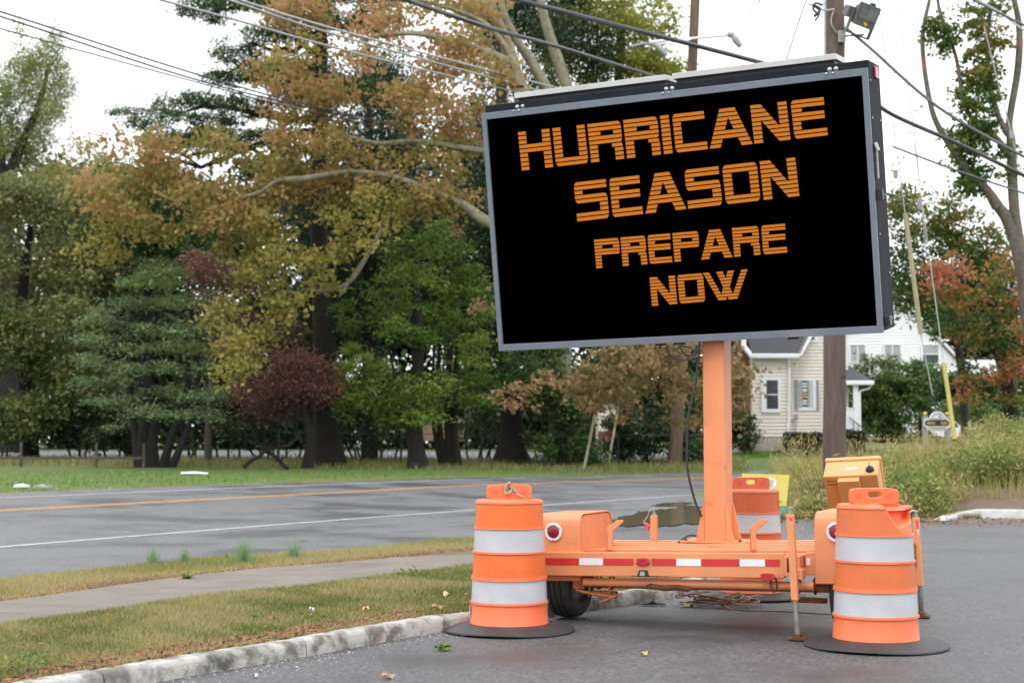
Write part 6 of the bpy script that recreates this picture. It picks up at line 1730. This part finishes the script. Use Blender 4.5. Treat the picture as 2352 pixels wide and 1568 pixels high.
Q = leaf_quads(C, .10, rg, up=.1, aspect=.38, hang=-.5)
o = np_mesh('weed_thicket', Q, len(C), 4, T_, LM['weed']); tag(o, 'tangled green and straw coloured weeds on the bank at the right', 'weeds', kind='stuff')
P = bank_pts(9000, 27, 44, 1780, 2500, rg); px_ = P[:, 0]/P[:, 1]*F + CX
o = blades(P, np.where(px_ < 2080, .85, 1.25)*rg.uniform(.6, 1.15, len(P))*np.clip((P[:,1]-24)/8, .45, 1), .011, rg, .6+rg.normal(0, .2, len(P)), .45, LM['weed'], 'tall_dry_grass'); tag(o, 'tall dry grass stalks standing on the weed bank', 'grass', kind='stuff')
# seed heads
b_ = P[rg.choice(len(P), 1500)]; b_ = b_ + np.column_stack([rg.normal(0,.2,1500), rg.normal(0,.2,1500), rg.uniform(.55, 1.15, 1500)])
o = np_mesh('seed_heads', leaf_quads(b_, .13, rg, up=0, aspect=.2, hang=-2), len(b_), 4, rg.uniform(.55, .95, len(b_)), LM['weed']); tag(o, 'straw coloured seed heads above the weeds', 'seed heads', kind='stuff')
# brown weed stalks
for k, (x0, y0, x1, y1, lab) in enumerate([(1870,1175,1815,1060,'bare weed stalk left of the near pole, leaning left'),(1880,1178,1850,1075,'bare weed stalk just left of the near pole'),(1888,1170,1868,1050,'tall thin stalk touching the near pole')]):
    A = G(x0, y0, 0); B_ = W(x1, y1, A.y); b = MB()
    for q in range(4): b.tube([(0,0,0), ((B_.x-A.x)*.5+.05*q, .03*q, (B_.z-A.z)*.5), ((B_.x-A.x)+.12*q-.1, .05*q, (B_.z-A.z)*(1-.12*q))], [.008,.006,.003], 5)
    o = obj('weed_stalk', b, BARKM, smooth=60, fix=False); o.location = A; tag(o, lab, 'weed stalk', 'bare weed stalks by the pole')
# verge grass in front of the weed bank and in the gap left of the pole
P = bank_pts(16000, 25.9, 29.5, 1660, 2250, rg)
o = blades(P, .10, .010, rg, .3+.3*vn(P, 1.2, 31)+rg.normal(0, .13, len(P)), .8, LM['grass'], 'bank_grass'); tag(o, 'short grass at the foot of the weed bank', 'grass', kind='stuff')
P = []
while len(P) < 22000:
    px_ = rg.uniform(1655, 1960); Y = rg.uniform(30, 74); x = (px_-CX)/F*Y
    s_ = sdist(x, Y)
    if s_ < 13.6 or s_ > 22.6: P.append((x, Y, H(x, Y)-.03))
P = np.array(P); o = blades(P, .12, .02, rg, .2+.3*vn(P, .6, 33)+rg.normal(0, .1, len(P)), .7, LM['lawn'], 'far_lawn'); tag(o, 'mown grass in front of the cream house', 'grass', kind='stuff')
# litter on the tarmac
def leafobj(x, y, s_, lab, tn, dz=.01, m=None, cat='fallen leaf'):
    c = G(x, y, dz); pts = []
    for k in range(14):
        t = 2*math.pi*k/14; r_ = s_*(.55+.45*abs(math.sin(2.5*t+.3))); pts.append((r_*math.cos(t), r_*math.sin(t)*.8, .012*math.sin(3*t)))
    b = MB(); b.add([(0,0,.006)]+pts, [(0, 1+i, 1+(i+1) % 14) for i in range(14)]); o = obj('fallen_leaf', b, m, smooth=60, fix=False); o.location = c; o.rotation_euler = (.1, .15, x)
    return tag(o, lab, cat, 'fallen leaves on the tarmac')
TAN = mat('tan_leaf', (.42,.24,.14), (.3,.16,.09), scale=20, rough=.7); YLF = mat('yellow_leaf', (.45,.40,.08), (.3,.3,.06), scale=20, rough=.7); PAL = mat('pale_scrap', (.7,.7,.68), rough=.6); PKL = mat('pink_leaf', (.6,.3,.22), rough=.7)
leafobj(892, 1550, .045, 'tan dead leaf on the tarmac in the middle foreground', 0, m=TAN)
leafobj(1480, 1499, .035, 'yellowish leaf on the tarmac right of the left drum', 0, m=YLF)
leafobj(586, 1549, .022, 'white scrap on the tarmac near the bottom left', 0, m=PAL)
leafobj(1245, 1416, .025, 'tiny pale scrap on the tarmac by the left drum ring', 0, m=PAL)
leafobj(1578, 1388, .07, 'yellow green leaf by the kerb under the trailer', 0, m=YLF)
leafobj(432, 1293, .12, 'pale tan leaf between the grass tufts', 0, .03, m=TAN)
leafobj(1005, 1392, .05, 'brown curled leaf on the verge', 0, .13, m=TAN)
leafobj(840, 1395, .035, 'pink leaf in the verge grass', 0, .13, m=PKL)
leafobj(716, 1397, .022, 'white scrap in the verge grass', 0, .13, m=PAL)
leafobj(1023, 1362, .05, 'pinkish leaf in the verge near the left drum', 0, .13, m=PKL)
leafobj(2004, 1193, .1, 'pinkish leaf by the weed bank edge', 0, .05, m=PKL)
# grit along the kerb
P, t_ = strip_pts(offs(kres, -.45), offs(kres, -.02), 1500, rg, .004, .004, bias=lambda t: t**.6)
o = np_mesh('grit', leaf_quads(P, .010, rg, up=1), len(P), 4, rg.uniform(.3, 1, len(P)), leafmat('grit_stone', [(.2,.19,.17),(.4,.39,.36),(.6,.6,.58)], 0)); tag(o, 'pale grit washed along the foot of the kerb', 'grit', kind='stuff')
P = np.array([tuple(G(rg.uniform(1830, 2420), rg.uniform(1190, 1205), .03)) for _ in range(520)]) + rg.normal(0, .5, (520, 3))*[1,1,.0]
o = np_mesh('leaf_litter', leaf_quads(P, .06, rg, up=1.2), len(P), 4, rg.uniform(0, .7, len(P)), LM['litter']); tag(o, 'dead leaves drifted against the white kerb and weed bank', 'leaf litter', kind='stuff')
P = np.array([tuple(G(rg.uniform(0, 2352), rg.uniform(1300, 1568), .004)) for _ in range(3200)])
P = P[[p[0] > -9 and not (sdist(p[0], p[1]) > 6.2) for p in P]]
# loose rope coil beneath the trailer
ROPE = mat('tan_rope', (.34,.22,.14), (.22,.14,.09), scale=30, rough=.8)
b = MB(); c = G(1648, 1387, .01); rr = random.Random(4)
for k in range(11):
    ph = rr.random()*6; ax = .26*rr.uniform(.6, 1.05); ay = .12*rr.uniform(.5, 1.1); ox, oy = rr.uniform(-.10,.14), rr.uniform(-.05,.05)
    pts = [(ox+ax*math.cos(t+ph), oy+ay*math.sin(t+ph)*.9+.05*math.sin(2*t), .012+.008*k*.6*abs(math.sin(t*1.5+ph))+.006*k*.5) for t in [2*math.pi*q/26 for q in range(24)]]
    b.tube(pts, .0065, 6)
p = [G(x, y, .01) - c for x, y in [(1560,1382),(1600,1384),(1650,1386),(1690,1400),(1800,1404),(1900,1410),(1980,1412)]]; b.tube(catmull([tuple(q) for q in p], 6), .0065, 6)
o = obj('rope_coil', b, ROPE, smooth=60); o.location = c; tag(o, 'tangled coil of tan rope lying on the tarmac under the trailer', 'rope')
b = MB(); b.prism([(-.10,.004),(-.03,.012),(.0,.03),(.03,.014),(.12,.006),(.1,.0),(-.08,.0)], -.03, .04); o = obj('rubber_scrap', b, BLACK); o.location = G(1497, 1387, .004); tag(o, 'torn black rubber scrap on the tarmac near the kerb', 'scrap')
# things lying on the far grass
b = MB(); b.tube([(-.42,0,.05),(.0,.03,.06),(.42,.02,.04)], [.06,.07,.04], 8); b.v = [(x, y, z*.8) for x, y, z in b.v]; o = obj('white_pipe', b, TRIM, smooth=50); o.location = G(447, 1090, .0); o.rotation_euler = (0, 0, -.1); tag(o, 'white pipe lying on the lawn beyond the road', 'pipe')
for k, (x, y, s_, lab, cc) in enumerate([(48,1119,.24,'crumpled white litter on the grass at the far left',PAL),(95,1121,.3,'grey flattened carton on the road edge at the far left',GREY)]):
    b = MB(); rr = random.Random(k); b.prism([(-s_*.6,0),(-s_*.45,.07),(-.1*s_,.09),(.2*s_,.06),(s_*.6,.06),(s_*.65,0)], -.15, .2); o = obj('litter', b, cc, bevel=.01); o.location = G(x, y, 0); tag(o, lab, 'litter')
# rubber hose ends / ring on the deck
b = MB(); b.tube([(.03*math.cos(t), 0, .03*math.sin(t)) for t in [2*math.pi*k/16 for k in range(17)]], .009, 8); o = obj('tow_ring', b, CABLE, tr, smooth=50); o.location = toL(W(2027, 1246, 11.5)) if False else (1.98, 1.2, .60)
